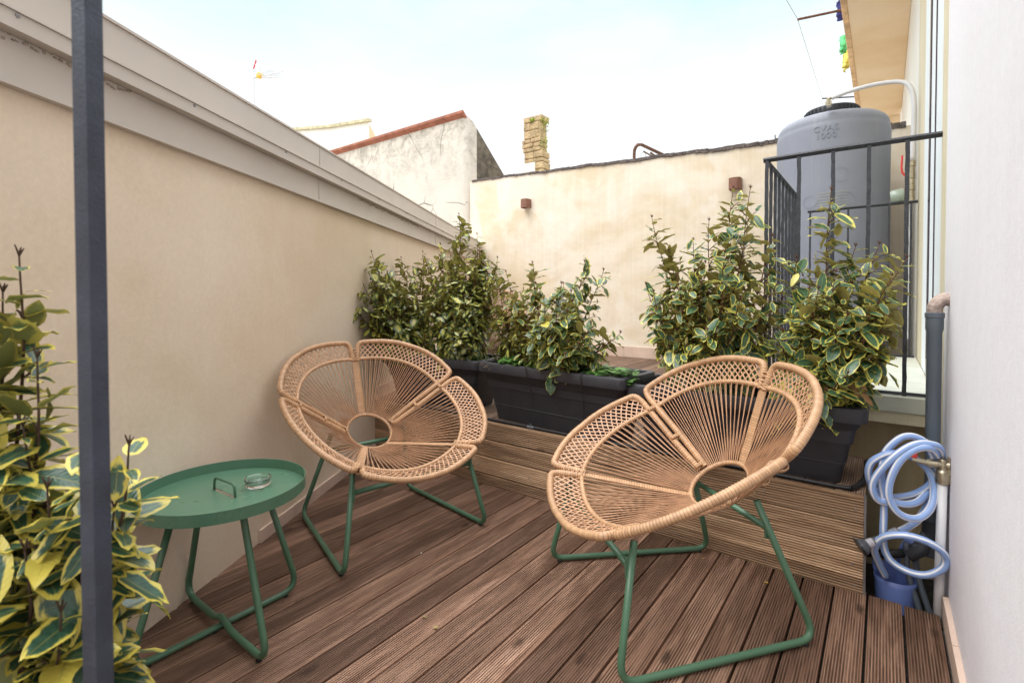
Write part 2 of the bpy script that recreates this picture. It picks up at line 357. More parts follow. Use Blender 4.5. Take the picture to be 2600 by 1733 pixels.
def leaf_mat(name, centre, margin, under, m0, m1, rev=0, rough=.28):
    m, nt, N, L, p = new_mat(name)
    uv = N.new('ShaderNodeTexCoord'); sep = N.new('ShaderNodeSeparateXYZ'); L.new(uv.outputs['UV'], sep.inputs[0])
    at = node(nt, 'ShaderNodeAttribute'); at.attribute_name = 'rnd'
    v = coords(nt); n = nz(nt, v, 85, 3, .6)
    com = N.new('ShaderNodeCombineXYZ'); L.new(sep.outputs['X'], com.inputs[0]); L.new(sep.outputs['Y'], com.inputs[1]); L.new(mth(nt, 'MULTIPLY', at.outputs['Fac'], 50), com.inputs[2])
    n2 = nz(nt, com.outputs[0], 3.2, 3, .6)
    au = mth(nt, 'ABSOLUTE', sep.outputs['X'])
    d = mth(nt, 'MAXIMUM', au, mth(nt, 'MULTIPLY', mth(nt, 'ABSOLUTE', mth(nt, 'SUBTRACT', sep.outputs['Y'], .46)), 1.75))
    d = mth(nt, 'ADD', d, mth(nt, 'MULTIPLY', mth(nt, 'SUBTRACT', n2, .5), .75))
    d = mth(nt, 'ADD', d, mth(nt, 'MULTIPLY', mth(nt, 'SUBTRACT', mth(nt, 'FRACT', mth(nt, 'MULTIPLY', at.outputs['Fac'], 13.7)), .5), .32))
    k = ramp(nt, d, [(m0, 0.), (m1, 1.)])
    cc = ramp(nt, n, [(.3, tuple(c*.72 for c in centre)), (.7, tuple(c*1.35 for c in centre))])
    mm = ramp(nt, at.outputs['Fac'], [(0, tuple(c*.72 for c in margin)), (1, tuple(c*1.1 for c in margin))])
    c = mixc(nt, k, cc, mm)
    c = mixc(nt, mth(nt, 'GREATER_THAN', mth(nt, 'FRACT', mth(nt, 'MULTIPLY', at.outputs['Fac'], 91.3)), .975), c, tuple(x*.9 for x in margin) if sum(margin) > .5 else (.5, .42, .08))
    vein = ramp(nt, au, [(.02, 1.), (.07, 0.)]); c = mixc(nt, mth(nt, 'MULTIPLY', vein, .45), c, tuple((a+b)*.5 for a, b in zip(centre, margin)))
    geo = N.new('ShaderNodeNewGeometry')
    ud = mixc(nt, mth(nt, 'MULTIPLY', k, .6), under, tuple(c_*.7 for c_ in margin))
    c = mixc(nt, geo.outputs['Backfacing'], c, ud)
    L.new(c, p.inputs['Base Color']); L.new(mth(nt, 'MULTIPLY_ADD', geo.outputs['Backfacing'], .25, rough), p.inputs['Roughness'])
    p.inputs['Specular IOR Level'].default_value = .7
    vb = mth(nt, 'SINE', mth(nt, 'MULTIPLY', mth(nt, 'SUBTRACT', sep.outputs['Y'], mth(nt, 'MULTIPLY', au, .25)), 62.))
    bump(nt, mth(nt, 'ADD', mth(nt, 'MULTIPLY', vb, .35), n), p, .22, .002)
    tr = N.new('ShaderNodeBsdfTranslucent'); L.new(c, tr.inputs['Color']); mx = N.new('ShaderNodeMixShader'); mx.inputs[0].default_value = .22
    out = N['Material Output']; L.new(p.outputs[0], mx.inputs[1]); L.new(tr.outputs[0], mx.inputs[2]); L.new(mx.outputs[0], out.inputs['Surface'])
    return m
M_leafA = leaf_mat('variegated_leaf', (.055, .128, .065), (.68, .61, .12), (.34, .29, .095), .68, .80)
M_leafN = leaf_mat('near_leaf', (.040, .105, .062), (.74, .62, .11), (.17, .19, .055), .60, .72)
M_leafB = leaf_mat('gold_centre_leaf', (.47, .43, .09), (.075, .125, .035), (.40, .35, .09), .42, .66)
M_leafC = leaf_mat('mid_leaf', (.052, .112, .045), (.62, .55, .10), (.34, .29, .09), .72, .84)
M_dryleaf = simple('dry_leaf', (.34, .20, .09), .8, 0, .3, .25, 30)
M_twig = simple('twig_bark', (.13, .055, .033), .75, 0, .3, .3, 60)
M_twigd = simple('dark_bark', (.075, .045, .03), .85, 0, .3, .3, 60, .5, 90)
def weed_mat():
    m, nt, N, L, p = new_mat('weed_leaf'); at = node(nt, 'ShaderNodeAttribute'); at.attribute_name = 'rnd'
    L.new(ramp(nt, at.outputs['Fac'], [(0, (.035, .10, .015)), (1, (.12, .27, .045))]), p.inputs['Base Color']); p.inputs['Roughness'].default_value = .5; return m
M_weed = weed_mat()
# ---------------------------------------------------------------- ground, decks, walls
o = MB().box((-60, -20, -.62), (40, 90, -.60)).build('ground', simple('pale_ground', (.40, .35, .29), .9, 0, .2, .1, 2)); tag(o, kind='structure')
def wallx(y): return -2.045-(y-.505)*.5774           # left wall face, runs 30 degrees off the boards
def board(mb, x0, x1, y0, y1, z1, th, a, rnd=.004):
    """one deck board with eased edges; ends may be slanted (y0 a pair)"""
    y0a, y0b = y0 if isinstance(y0, tuple) else (y0, y0); y1a, y1b = y1 if isinstance(y1, tuple) else (y1, y1)
    def pr_(u): return [(x0, -th), (x0, -rnd), (x0+rnd*.35, -rnd*.35), (x0+rnd, 0), (x1-rnd, 0), (x1-rnd*.35, -rnd*.35), (x1, -rnd), (x1, -th)]
    P = pr_(0); n = len(P); vs = []
    for e in (0, 1):
        for (x, z) in P:
            t = (x-x0)/(x1-x0); ya = y0a+(y0b-y0a)*t; yb = y1a+(y1b-y1a)*t
            vs.append((x, ya if e == 0 else yb, z1+z))
    fs = [(k, (k+1) % n, n+(k+1) % n, n+k) for k in range(n)]+[tuple(range(n-1, -1, -1)), tuple(n+k for k in range(n))]
    mb.add(vs, fs, a=a)
rb = random.Random(3)
mb = MB(); i = 0; x1 = OFF
TONE = [.42, .36, .50, .30, .44, .33, .40, .11, .31, .56, .13, .47]
while x1 > -4.6:
    x0 = x1-PITCH; xa, xb = x0+.0042, x1-.0042
    ys = -.9; s0 = ys
    # wall cuts off the near-left ends
    def ycut(x): return .505-(x+2.045)/.5774
    ca, cb = ycut(xa)-.9*0, ycut(xb)
    yend = 2.452+rb.uniform(-.004, .004) if i < 2 else 2.47
    fa, fb = max(ys, ca), max(ys, cb)
    if max(fa, fb) < yend-.02: board(mb, xa, xb, (fa, fb), yend, rb.uniform(-.0012, .0012), .026, (TONE[i] if i < 12 else (.35+i*.618) % 1.))
    x1 = x0; i += 1
# the wall runs back-left: boards left of it keep only what lies in front of the wall
o = mb.build('deck', M_deck, attr='board'); tag(o, kind='structure')
o = MB().box((-6.0, -1.2, -.14), (.20, 6.24, -.12)).build('subfloor', M_gravel); tag(o, kind='structure')
o = MB().box((-4.5, -.9, -.06), (.17, 2.44, -.035)).build('deck_bearers', M_gravel); tag(o, kind='structure')
# upper deck
mb = MB(); x1 = -.047; i = 0
while x1 > -6.1:
    x0 = x1-PITCH; xa, xb = x0+.003, x1-.003
    fa, fb = max(2.462, ycut(xa)), max(2.462, ycut(xb))
    if max(fa, fb) < 6.2: board(mb, xa, xb, (fa, fb), 6.24, .40+rb.uniform(-.001, .001), .026, rb.random())
    x1 = x0; i += 1
o = mb.build('upper_deck', M_updeck, attr='board'); tag(o, kind='structure')
# riser boards, dropping very slightly to the right as in the place
mb = MB()
for k, (za, zb) in enumerate(((.0, .0565), (.0625, .1685), (.1745, .2805), (.2865, .3975))):
    n0 = len(mb.v); mb.box((-3.25, 2.436, za), (-.056, 2.460, zb), .003, a=.17+.23*k)
mb.v = [V((v.x, v.y, v.z if v.z < .01 else v.z+.012*(-.056-v.x)/3.2)) for v in mb.v]
step = mb.build('step_riser', M_riser, attr='board'); tag(step, 'grooved wooden step riser between the two deck levels', 'step')
MB().box((-.056, 2.436, -.02), (-.048, 2.462, .40)).build('edge_strip', M_zinc, step)
scr = MB()
for x in (-.085, -.42, -.80, -1.25, -1.7, -2.1, -2.5):
    for z in (.03, .115, .225, .34):
        scr.lathe([(.0001, .0016), (.0038, .0014), (.0042, 0)], 8, Matrix.Translation((x+rb.uniform(-.006, .006), 2.4358, z)) @ Matrix.Rotation(PI/2, 4, 'X'))
scr.build('screw', M_zinc, step)['kind'] = 'stuff'
# left wall (thick slab along the 30 degree direction) with metal flashing
D = V((-.5, .866, 0)); Nn = V((.866, .5, 0)); P0 = V((-2.045, .505, 0))
def wl(s_, d_, z_): return P0+D*s_+Nn*d_+V((0, 0, z_))
def wbox(mb, s0, s1, d0, d1, z0, z1, **k):
    vs = [wl(s, d, z) for z in (z0, z1) for (s, d) in ((s0, d0), (s1, d0), (s1, d1), (s0, d1))]
    mb.add(vs, [(0, 1, 2, 3), (7, 6, 5, 4), (0, 4, 5, 1), (1, 5, 6, 2), (2, 6, 7, 3), (3, 7, 4, 0)]); return mb
W0, W1 = -2.2, 6.62
lw = wbox(MB(), W0, W1, -.22, 0, -.2, 2.085).build('left_wall', M_leftwall); tag(lw, 'long beige rendered wall on the left under grey metal flashing', 'wall')
fl = MB()
wbox(fl, W0, W1, .001, .020, 1.782, 1.905); wbox(fl, W0, W1, .001, .030, 1.768, 1.780)
wbox(fl, W0, W1, .001, .062, 1.906, 1.952); wbox(fl, W0, W1, .001, .068, 1.9525, 1.957)
wbox(fl, W0, W1, .001, .021, 1.9575, 2.098); wbox(fl, W0, W1, -.23, .028, 2.0985, 2.108)
for s_ in (1.35, 3.9): wbox(fl, s_, s_+.006, .0205, .0235, 1.783, 1.904); wbox(fl, s_+.01, s_+.016, .0215, .0245, 1.958, 2.097)
fo = fl.build('flashing', M_metalpaint, lw)
rv = MB()
for k in range(11):
    s_ = -.3+k*.62; rv.lathe([(.0001, .003), (.006, .002), (.0065, 0)], 10, Matrix.Translation(wl(s_, .0625, 1.944)) @ V((0, 0, 1)).rotation_difference(Nn).to_matrix().to_4x4())
rv.build('rivet', M_zinc, fo)['kind'] = 'stuff'
def glue(name, pts, mat, parent, sz):
    g = MB(); r_ = random.Random(5)
    for (s0, s1, z, d) in pts:
        for k in range(int((s1-s0)/.012)):
            s_ = s0+k*.012+r_.uniform(-.004, .004); zz = z+r_.gauss(0, .006)
            g.box((-sz, -sz, -sz*.5), (sz*r_.uniform(.5, 1.6), sz, sz*.5), 0, Matrix.Translation(wl(s_, d, zz)) @ Matrix.Rotation(math.radians(30), 4, 'Z') @ Matrix.Rotation(r_.uniform(0, 3), 4, 'Y'))
    return g.build(name, mat, parent)
M_oldglue = simple('sealant_residue', (.33, .28, .22), .8, 0, .3, .3, 40)
gl = glue('sealant_residue', [(1.2, 2.6, 1.962, .0215), (1.9, 3.3, 1.897, .0205), (-.4, .1, 1.897, .0205)], M_oldglue, fo, .004)
gl['kind'] = 'stuff'
sk = MB(); s_ = .78
while s_ < 2.2:
    wbox(sk, s_, s_+.296, .001, .013, .0, .062+.0005*s_); s_ += .30
sk.build('skirting', M_tile, lw)
# upper part of left wall skirting on upper deck
sk = MB(); s_ = 2.26
while s_ < 6.4: wbox(sk, s_, s_+.396, .001, .013, .402, .50); s_ += .40
sk.build('skirting', M_tile, lw)
# far wall: top climbs towards the left
YF = 6.25
def ztop(x): return 2.935+(-.978-x)*.0455+.005*math.sin(x*5)+.004*math.sin(x*13+1)
xs = [-5.56+k*.12 for k in range(49)]; xs = [x for x in xs if x < .20]+[.20]
vs = []; fs = []
for x in xs: vs += [(x, YF, -.2), (x, YF, ztop(x)), (x, YF+.25, ztop(x)), (x, YF+.25, -.2)]
for k in range(len(xs)-1):
    a = 4*k; fs += [(a, a+4, a+5, a+1), (a+1, a+5, a+6, a+2), (a+2, a+6, a+7, a+3)]
fs += [(0, 1, 2, 3), tuple(4*(len(xs)-1)+q for q in (3, 2, 1, 0))]
fw = me_obj('far_wall', vs, fs, M_farwall); tag(fw, 'stained beige rendered wall across the far end with tiled skirting', 'wall')
cp = MB(); r_ = random.Random(8); x = -5.52
while x < .15:       # rough mortar capping
    dx = r_.uniform(.03, .08); zt = ztop(x+dx/2); h = .016+.026*(x+5.5)/5.6*r_.uniform(.6, 1.)
    cp.box((x, YF-.012-r_.uniform(0, .012), zt-.012-r_.uniform(0, .01)), (x+dx-.002, YF+.26, zt+h), .006, a=0); x += dx
cp.build('mortar_capping', M_cornrust, fw)
sk = MB(); x = -5.5
while x < .1: sk.box((x, YF-.012, .402), (min(x+.447, .19), YF-.001, .545), .0015); x += .45
sk.build('skirting', M_tile, fw)
# right wall: plane x=.2, with the doorway wall beyond the railing
RX = .206
rw = MB().box((RX, -1.6, -.2), (1.2, 2.80, 7)).build('right_wall', M_rightwall); tag(rw, 'tall whitewashed wall along the right edge', 'wall')
sk = MB(); y = -1.5
while y < 2.45:
    sk.box((.1885, y, -.02), (RX-.0005, min(y+.33, 2.53)-.003, .075+rb.uniform(-.001, .001)), .001); y += .33
sk.build('skirting', M_tile, rw)
bw = MB(); bw.box((RX-.001, 2.801, -.2), (1.2, 3.03, 7)); bw.box((RX+.10, 3.03, -.2), (1.2, 3.90, .73)); bw.box((RX+.002, 4.36, -.2), (1.2, 5.26, 7))
bwall = bw.build('doorway_wall', M_beige); tag(bwall, 'narrow cream rendered wall around the balcony door', 'wall')
dr = root('balcony_door', (RX, 3.035, .73), 0, 'white framed balcony door seen edge on behind the iron railing', 'door')
MB().box((.0, 0, 0), (.06, .36, 3.6), .004).build('door_leaf', M_upvc, dr)
MB().box((.004, .361, 0), (.05, .80, 3.6), .003).build('door_frame', M_upvc, dr)
MB().box((-.003, .805, 0), (.04, .87, 3.6)).build('glass_gap', M_darkgap, dr)
MB().box((-.001, .875, 0), (.06, 1.32, 3.6), .003).build('shutter_rail', M_upvc, dr)
MB().box((-.006, .355, 0), (.0, .362, 3.6)).build('seal', M_darkgap, dr)
uw = MB().box((RX, 5.262, -.2), (1.2, 11.1, 8)).build('white_side_wall', M_white); tag(uw, 'white rendered house wall behind the water tank', 'wall')
# neighbour's balcony slab overhead with drying lines
sf = root('overhanging_balcony', (0, 0, 0), 0, 'ochre underside of a balcony overhanging above the water tank', 'balcony')
MB().box((-.37, 3.2, 4.5), (RX-.003, 11.4, 4.72)).build('slab', M_soffit, sf)
MB().box((-.43, 3.2, 4.485), (-.371, 11.4, 4.76), .01).build('edge_band', simple('ochre_edge', (.66, .46, .28), .9, 0, .2, .3, 8, .6, 20), sf)
MB().box((-.43, 11.41, 2.2), (RX-.004, 11.7, 7)).build('back_wall', M_soffit, sf)
M_cable = simple('grey_cable', (.30, .31, .32), .5)
for q, (p0, p1) in enumerate((((-.88, 6.95, 4.57), (-.43, 7.10, 4.60)), ((-1.0, 11.3, 5.03), (-.42, 11.3, 4.93)))):
    MB().tube([p0, p1], .014, 6).build('line_bracket', M_rust if q == 0 else M_iron, sf)
MB().tube([(-.92, 3.2, 3.9), (-.88, 6.95, 4.58), (-1.0, 11.3, 5.04)], .003, 5).build('clothes_line', M_cable, sf)
def cloth(name, x, y, z, w_, h_, mat, label, seed, taper=.6):
    r_ = random.Random(seed); n, m_ = 12, 10; vs = []; fs = []
    for j in range(m_+1):
        for i_ in range(n+1):
            u = i_/n-.5; t = j/m_; ww = w_*(taper+(1-taper)*t)
            vs.append((x+.03*math.sin(u*19+seed)+.015*math.sin(t*7+u*9), y+u*ww, z-h_*t*(1+.12*math.sin(u*6+seed))))
    for j in range(m_):
        for i_ in range(n): a = j*(n+1)+i_; fs.append((a, a+1, a+n+2, a+n+1))
    o = me_obj(name, vs, fs, mat, smooth=True); md = o.modifiers.new('t', 'SOLIDIFY'); md.thickness = .006
    return tag(o, label, 'laundry', 'washing hung from the balcony edge')
cloth('laundry', -.50, 7.75, 5.02, .24, .20, simple('navy_cloth', (.03, .03, .16), .9), 'dark blue cloth hanging from the balcony edge', 1)
cloth('laundry', -.51, 8.55, 4.92, .34, .22, simple('green_cloth', (.12, .55, .22), .9), 'green cloth hanging from the balcony edge', 2, .2)
cloth('laundry', -.51, 9.15, 4.95, .42, .26, simple('yellow_cloth', (.68, .62, .15), .9), 'pale yellow cloth hanging from the balcony edge', 3)
# landing slab
ld = MB(); ld.box((-.54, 2.965, .655), (RX-.003, 4.98, .732), .004)
lo_ = ld.build('landing', M_concrete); tag(lo_, 'pale raised landing slab inside the iron railing', 'landing')
MB().box((-.54, 2.972, .6), (RX-.003, 3.02, .654)).build('slab_edge', M_beige, lo_)
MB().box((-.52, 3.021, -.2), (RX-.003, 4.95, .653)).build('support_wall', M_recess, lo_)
# railing on the landing
rl = root('iron_railing', (0, 3.0, .732), 0, 'dark wrought iron railing around the landing by the tank', 'railing')
ZR = 1.945-.732
def bar(mb, p0, p1, w_, seed=0):
    r_ = random.Random(seed); n = max(3, int((V(p1)-V(p0)).length/.03)); pts = [V(p0).lerp(V(p1), i_/n)+V((r_.gauss(0, .0006), r_.gauss(0, .0006), 0)) for i_ in range(n+1)]
    mb.tube(pts, [(w_*.707*(1+r_.gauss(0, .03))) for _ in pts], 4); return mb
MB().tube([(-.535, 0, ZR), (-.2, 0, ZR+.003), (.205, 0, ZR)], (.0155, .0115), 4, flat=(0, -1, 1)).build('top_rail', M_iron, rl)
MB().tube([(-.524, .012, ZR), (-.524, 1.22, ZR)], (.0155, .0115), 4, flat=(1, 0, 1)).build('top_rail', M_iron, rl)
MB().box((-.54, -.012, .004), (.20, .010, .018), .002).build('bottom_rail', M_iron, rl)
for k, x in enumerate((-.518, -.365, -.214, -.067, .080)): bar(MB(), (x, 0, .0), (x, 0, ZR-.005), .017, k).build('baluster', M_iron, rl)
for k in range(8): bar(MB(), (-.524, .165+k*.139, .0), (-.524, .165+k*.139, ZR-.005), .016, 20+k).build('baluster', M_iron, rl)
rl2 = root('iron_railing', (0, 4.95, .732), 0, 'thin dark iron railing standing at the back of the landing', 'railing')
MB().tube([(-.535, 0, ZR-.01), (.2, 0, ZR-.005)], (.013, .010), 4, flat=(0, -1, 1)).build('top_rail', M_iron, rl2)
MB().box((-.52, -.01, .002), (.19, .008, .016)).build('bottom_rail', M_iron, rl2)
for k in range(6): bar(MB(), (-.515+k*.135, 0, .0), (-.515+k*.135, 0, ZR-.012), .014, 40+k).build('baluster', M_iron, rl2)
# ---------------------------------------------------------------- houses behind
hb = root('old_house', (0, 6.3, 0), 0, 'old house with cracked white gable wall and terracotta roof edge', 'house')
XR = -5.56; zr0 = 4.30
def prism(mb, pts, y0, y1):
    n = len(pts); mb.add([(x, y0, z) for x, z in pts]+[(x, y1, z) for x, z in pts], [tuple(range(n)), tuple(range(2*n-1, n-1, -1))]+[(k, n+k, n+(k+1) % n, (k+1) % n) for k in range(n)]); return mb
# front wall with softly rounded right corner
ang = [(-12.5, 0), (-5.78, 0)]+[(-5.78+.13*math.sin(a), .13-.13*math.cos(a)) for a in [k*PI/2/8 for k in range(1, 9)]]+[(-5.65, .22)]
vs = []; fs = []
ny = 14
for i_, (x, y) in enumerate(ang):
    sl_ = y*.85
    vs += [(x, y, -.2), (x, y, zr0-sl_)]
for k in range(len(ang)-1): fs.append((2*k, 2*k+2, 2*k+3, 2*k+1))
me_obj('front_wall', vs, fs, M_old, hb, smooth=False)
vs = [(-5.65, .221, -.2), (-5.65, 4, -.2), (-5.65, 4, zr0-3.4), (-5.65, .221, zr0-.221*.85), (-12.5, 4, -.2), (-12.5, 4, zr0-3.4)]
me_obj('side_wall', vs, [(0, 1, 2, 3), (1, 4, 5, 2)], M_oldside, hb)
rf = MB()
for k in range(15):      # roof tiles' edge
    xa = -12.6+k*.46; xb = min(xa+.455, -5.60)
    rf.add([(xa, -.07, zr0+.012), (xb, -.07, zr0+.012), (xb, 4, zr0+.012-4.07*.85), (xa, 4, zr0+.012-4.07*.85), (xa, -.07, zr0+.055), (xb, -.07, zr0+.055), (xb, 4, zr0+.055-4.07*.85), (xa, 4, zr0+.055-4.07*.85)], [(3, 2, 1, 0), (4, 5, 6, 7), (0, 1, 5, 4), (1, 2, 6, 5), (2, 3, 7, 6), (3, 0, 4, 7)])
rf.build('roof', M_terracotta, hb)
wb = root('white_house', (0, 12, 0), 0, 'plain white house block behind the long left wall', 'house')
prism(MB(), [(-26, 0), (-15.85, 0), (-15.85, 7.90), (-18.5, 8.2), (-26, 9.4)], 0, .02).build('front_wall', M_white, wb)
vs = [(-15.86, .021, 0), (-15.86, 3, 0), (-15.86, 3, 3.9), (-15.86, .021, 7.85), (-26, 3, 0), (-26, 3, 3.9), (-26, .021, 9.3)]
me_obj('side_wall', vs, [(0, 1, 2, 3), (1, 4, 5, 2)], M_soffit, wb)
prism(MB(), [(-26, 9.41), (-18.5, 8.21), (-15.8, 7.91), (-15.8, 8.02), (-18.5, 8.32), (-26, 9.55)], -.08, .1).build('roof_edge', simple('lichen_edge', (.55, .50, .33), .9, 0, .2, .3, 9), wb)
# rubble chimney
ch = root('stone_chimney', (-5.37, 7.5, 0), 0, 'ruined rubble stone chimney standing above the far wall', 'chimney')
cm = MB(); r_ = random.Random(11); z = 2.6; W_ = .40
while z < 4.46:
    h = r_.uniform(.07, .16); x = 0
    while x < W_-.03:
        dx = r_.uniform(.12, .26); dx = min(dx, W_-x)
        if W_-x-dx < .07: dx = W_-x
        j = lambda: r_.uniform(-.006, .006)
        cm.box((x+j(), j(), z+j()*.5), (x+dx-.010+j(), .26+j(), min(z+h-.011, 4.5)), .016, Matrix.Rotation(j()*2, 4, 'Y')); x += dx
    z += h
cm.box((.02, .02, 2.5), (.36, .24, 4.43)); cm.build('stonework', M_stone, ch)
MB().box((-.01, -.015, 2.7), (.27, .26, 3.66), .02).build('render_patch', M_white, ch)
mo = MB(); 
for k in range(130):
    zz = r_.choice([r_.gauss(4.40, .03), r_.gauss(4.0, .09), r_.gauss(4.25, .12)]); q = V((.405+r_.gauss(0, .014), r_.uniform(0, .26), zz)) if r_.random() < .8 else V((r_.uniform(.16, .26), -.01+r_.gauss(0, .008), 4.42+r_.gauss(0, .02)))
    a = V((r_.gauss(0, 1), r_.gauss(0, 1), r_.gauss(0, 1))).normalized()*.02; b = a.orthogonal().normalized()*.02
    mo.add([q, q+a, q+a+b, q+b], [(0, 1, 2, 3)])
mo.build('moss', M_moss, ch)['kind'] = 'stuff'
# rusty bent steel section on top of the far wall
ar = root('bent_steel_bracket', (-2.73, 6.4, 3.02), 0, 'rusty bent steel section lying on top of far wall', 'scrap metal')
MB().tube(cr([(0, 0, 0), (0, 0, .14), (.015, 0, .20), (.05, 0, .235)], 5), (.019, .028), 4, flat=(1, 0, 0)).build('upright', M_rust, ar)
MB().tube([(.045, 0, .236), (.10, 0, .228), (.44, .25, .03)], (.022, .03), 4).build('beam', M_rust, ar)
MB().tube([(.12, .02, .14), (.26, .1, .045)], .010, 5).tube([(.2, .06, .12), (.30, .15, .03)], .013, 5).build('brace', M_rust, ar)
MB().tube([(.13, .02, .15), (.08, .02, .09), (.11, .02, .02)], .0025, 4).tube([(.13, .02, .15), (.17, .02, .03)], .0025, 4).build('loose_wire', M_iron, ar)
# stray rods on the wall top
o = MB().tube([(-1.015, 6.38, 2.95), (-1.02, 6.38, 3.06)], .006, 5).build('steel_rod', M_iron); tag(o, 'short dark steel rod poking from wall top beside tank', 'rod')
# TV antenna
an = root('tv_antenna', (-16.15, 7.82, .62), 0, 'small television antenna on a thin mast in the sky', 'antenna')
M_alu = simple('bright_aluminium', (.62, .62, .64), .4, .2)
MB().tube([(0, 0, -1.2), (0, 0, 7.85)], .022, 6).build('mast', M_alu, an)
am = MB(); am.tube([(0, 0, 7.55), (1.3, .25, 7.52)], .02, 5); am.tube([(0, 0, 7.6), (1.3, .1, 7.28)], .02, 5)
for k in range(9): am.tube([(.35+k*.11, -.14, 7.53-.012*k), (.35+k*.11, .30, 7.53-.012*k)], .008, 4)
am.build('boom', M_alu, an)
rr_ = MB(); rr_.tube([(-.02, 0, 7.85), (.18, 0, 8.10)], .022, 5); rr_.build('reflector', M_red, an)
MB().tube([(.18, 0, 8.1), (.42, 0, 7.8), (.3, 0, 7.6)], .012, 5).tube([(.1, 0, 7.98), (.32, 0, 7.7)], .01, 5).tube([(.15, 0, 7.5), (.42, 0, 7.0)], .014, 5).build('reflector_grid', M_alu, an)
MB().box((.26, -.06, 7.48), (.44, .08, 7.62), .02).build('junction_box', simple('yellow_plastic', (.75, .5, .05), .5), an)
# wall lamps on the far wall
def lamp(x, z, label):
    t = root('wall_lamp', (x, YF, z), 0, label, 'wall lamp', 'brown wall lamps on the far wall')
    a = [k*PI/16 for k in range(17)]; pr_ = [(.065*math.cos(PI-q*1.0), -.085-.045*math.sin(q)) for q in a]; pr_ = [(-.065, -.001)]+pr_+[(.065, -.001)]
    n = len(pr_); vs = [(x_, y_, z_) for z_ in (-.065, .065) for x_, y_ in pr_]
    # open top and bottom cup: thin shell
    inn = [(x_*.86, y_*.86-.006, z_) for z_ in (-.065, .065) for x_, y_ in pr_]
    fs = [(k, k+1, n+k+1, n+k) for k in range(n-1)]; fi = [(2*n+n+k, 2*n+n+k+1, 2*n+k+1, 2*n+k) for k in range(n-1)]
    top = [(n+k, n+k+1, 3*n+k+1, 3*n+k) for k in range(n-1)]; bot = [(2*n+k, 2*n+k+1, k+1, k) for k in range(n-1)]
    me_obj('shade', vs+inn, fs+fi+top+bot, M_brownlamp, t)
    MB().box((-.05, -.012, -.05), (.05, -.0005, .05)).build('back_plate', M_brownlamp, t)
    MB().lathe([(.0001, .0), (.04, 0), (.04, .01), (.0001, .01)], 20, Matrix.Translation((0, -.055, -.02))).build('lens', M_upvc, t)
lamp(-4.385, 2.627, 'brown cylindrical wall lamp high on far wall, the left one')
lamp(-1.40, 2.518, 'brown cylindrical wall lamp on far wall beside the railing')
# ---------------------------------------------------------------- water tank
tk = root('water_tank', (-.42, 5.62, .40), 0, 'big grey plastic water tank standing behind the landing railing', 'water tank')
R_ = .455; HT = 2.46
prof = [(.0001, .0), (R_-.02, 0), (R_, .03)]+[(R_+.004*math.sin(z*3), z) for z in (.5, 1., 1.5, 2.0, 2.30)]+[(R_-.002, 2.335), (R_-.006, 2.345), (R_-.006, 2.36)]
prof += [(R_-.11+.104*math.cos(a), 2.36+.10*math.sin(a)) for a in [k*PI/2/8 for k in range(1, 9)]]+[(.26, 2.492), (.0001, 2.51)]
MB().lathe(prof, 72).build('body', M_tank, tk, angle=40)
ld_ = MB().lathe([(.0001, 2.575), (.19, 2.575), (.215, 2.568), (.222, 2.555), (.222, 2.512), (.235, 2.51), (.235, 2.498)], 48, Matrix.Translation((0, 0, -.0)))
for k in range(36):
    a = 2*PI*k/36; ld_.box((.2215, -.006, 2.515), (.2275, .006, 2.555), 0, Matrix.Rotation(a, 4, 'Z'))
ld_.build('lid', simple('black_lid', (.02, .022, .028), .5), tk, angle=35)
def emboss(txt, size, z, ang, parent, name='lettering'):
    cu = bpy.data.curves.new(name, 'FONT'); cu.body = txt; cu.size = size; cu.extrude = .005; cu.align_x = 'CENTER'; cu.space_character = 1.15
    t = bpy.data.objects.new(name, cu); COL.objects.link(t)
    dg = bpy.context.evaluated_depsgraph_get(); me = bpy.data.meshes.new_from_object(t.evaluated_get(dg)); bpy.data.objects.remove(t)
    for v in me.vertices:
        a = ang+v.co.x/R_; r = R_+.001+v.co.z; zz = v.co.y+z
        v.co = V((r*math.cos(a), r*math.sin(a), zz))
    me.materials.clear(); me.materials.append(M_tank); o = bpy.data.objects.new(name, me); COL.objects.link(o); o.parent = parent; return o
A0 = math.atan2(-5.62, .42)-.09
emboss('CVAS', .072, 2.262, A0, tk); emboss('1000', .072, 2.198, A0, tk)
lb = MB(); M_faint = simple('faded_print', (.37, .38, .30), .6)
for k in range(6):
    for (a0, a1) in ((-.02, .5),):
        zz = 1.72-k*.026
        lb.add([( (R_+.0035)*math.cos(A0-.12+a_), (R_+.0035)*math.sin(A0-.12+a_), zz+dz) for a_ in [a0+q*(a1-a0)/10 for q in range(11)] for dz in (0, .004)], [(2*q, 2*q+2, 2*q+3, 2*q+1) for q in range(10)])
lb.build('printed_notice', M_faint, tk)
for (ac, zc, rr__) in ((A0+.36, 1.655, .055), (A0-.26, 1.655, .055), (A0+.24, 2.0-.13, .06)):
    MB().tube([((R_+.003)*math.cos(ac+rr__*math.cos(q)/R_), (R_+.003)*math.sin(ac+rr__*math.cos(q)/R_), zc+rr__*math.sin(q)) for q in [2*PI*k/24 for k in range(24)]], .0012, 4, closed=True).build('embossed_mark', M_tank, tk)
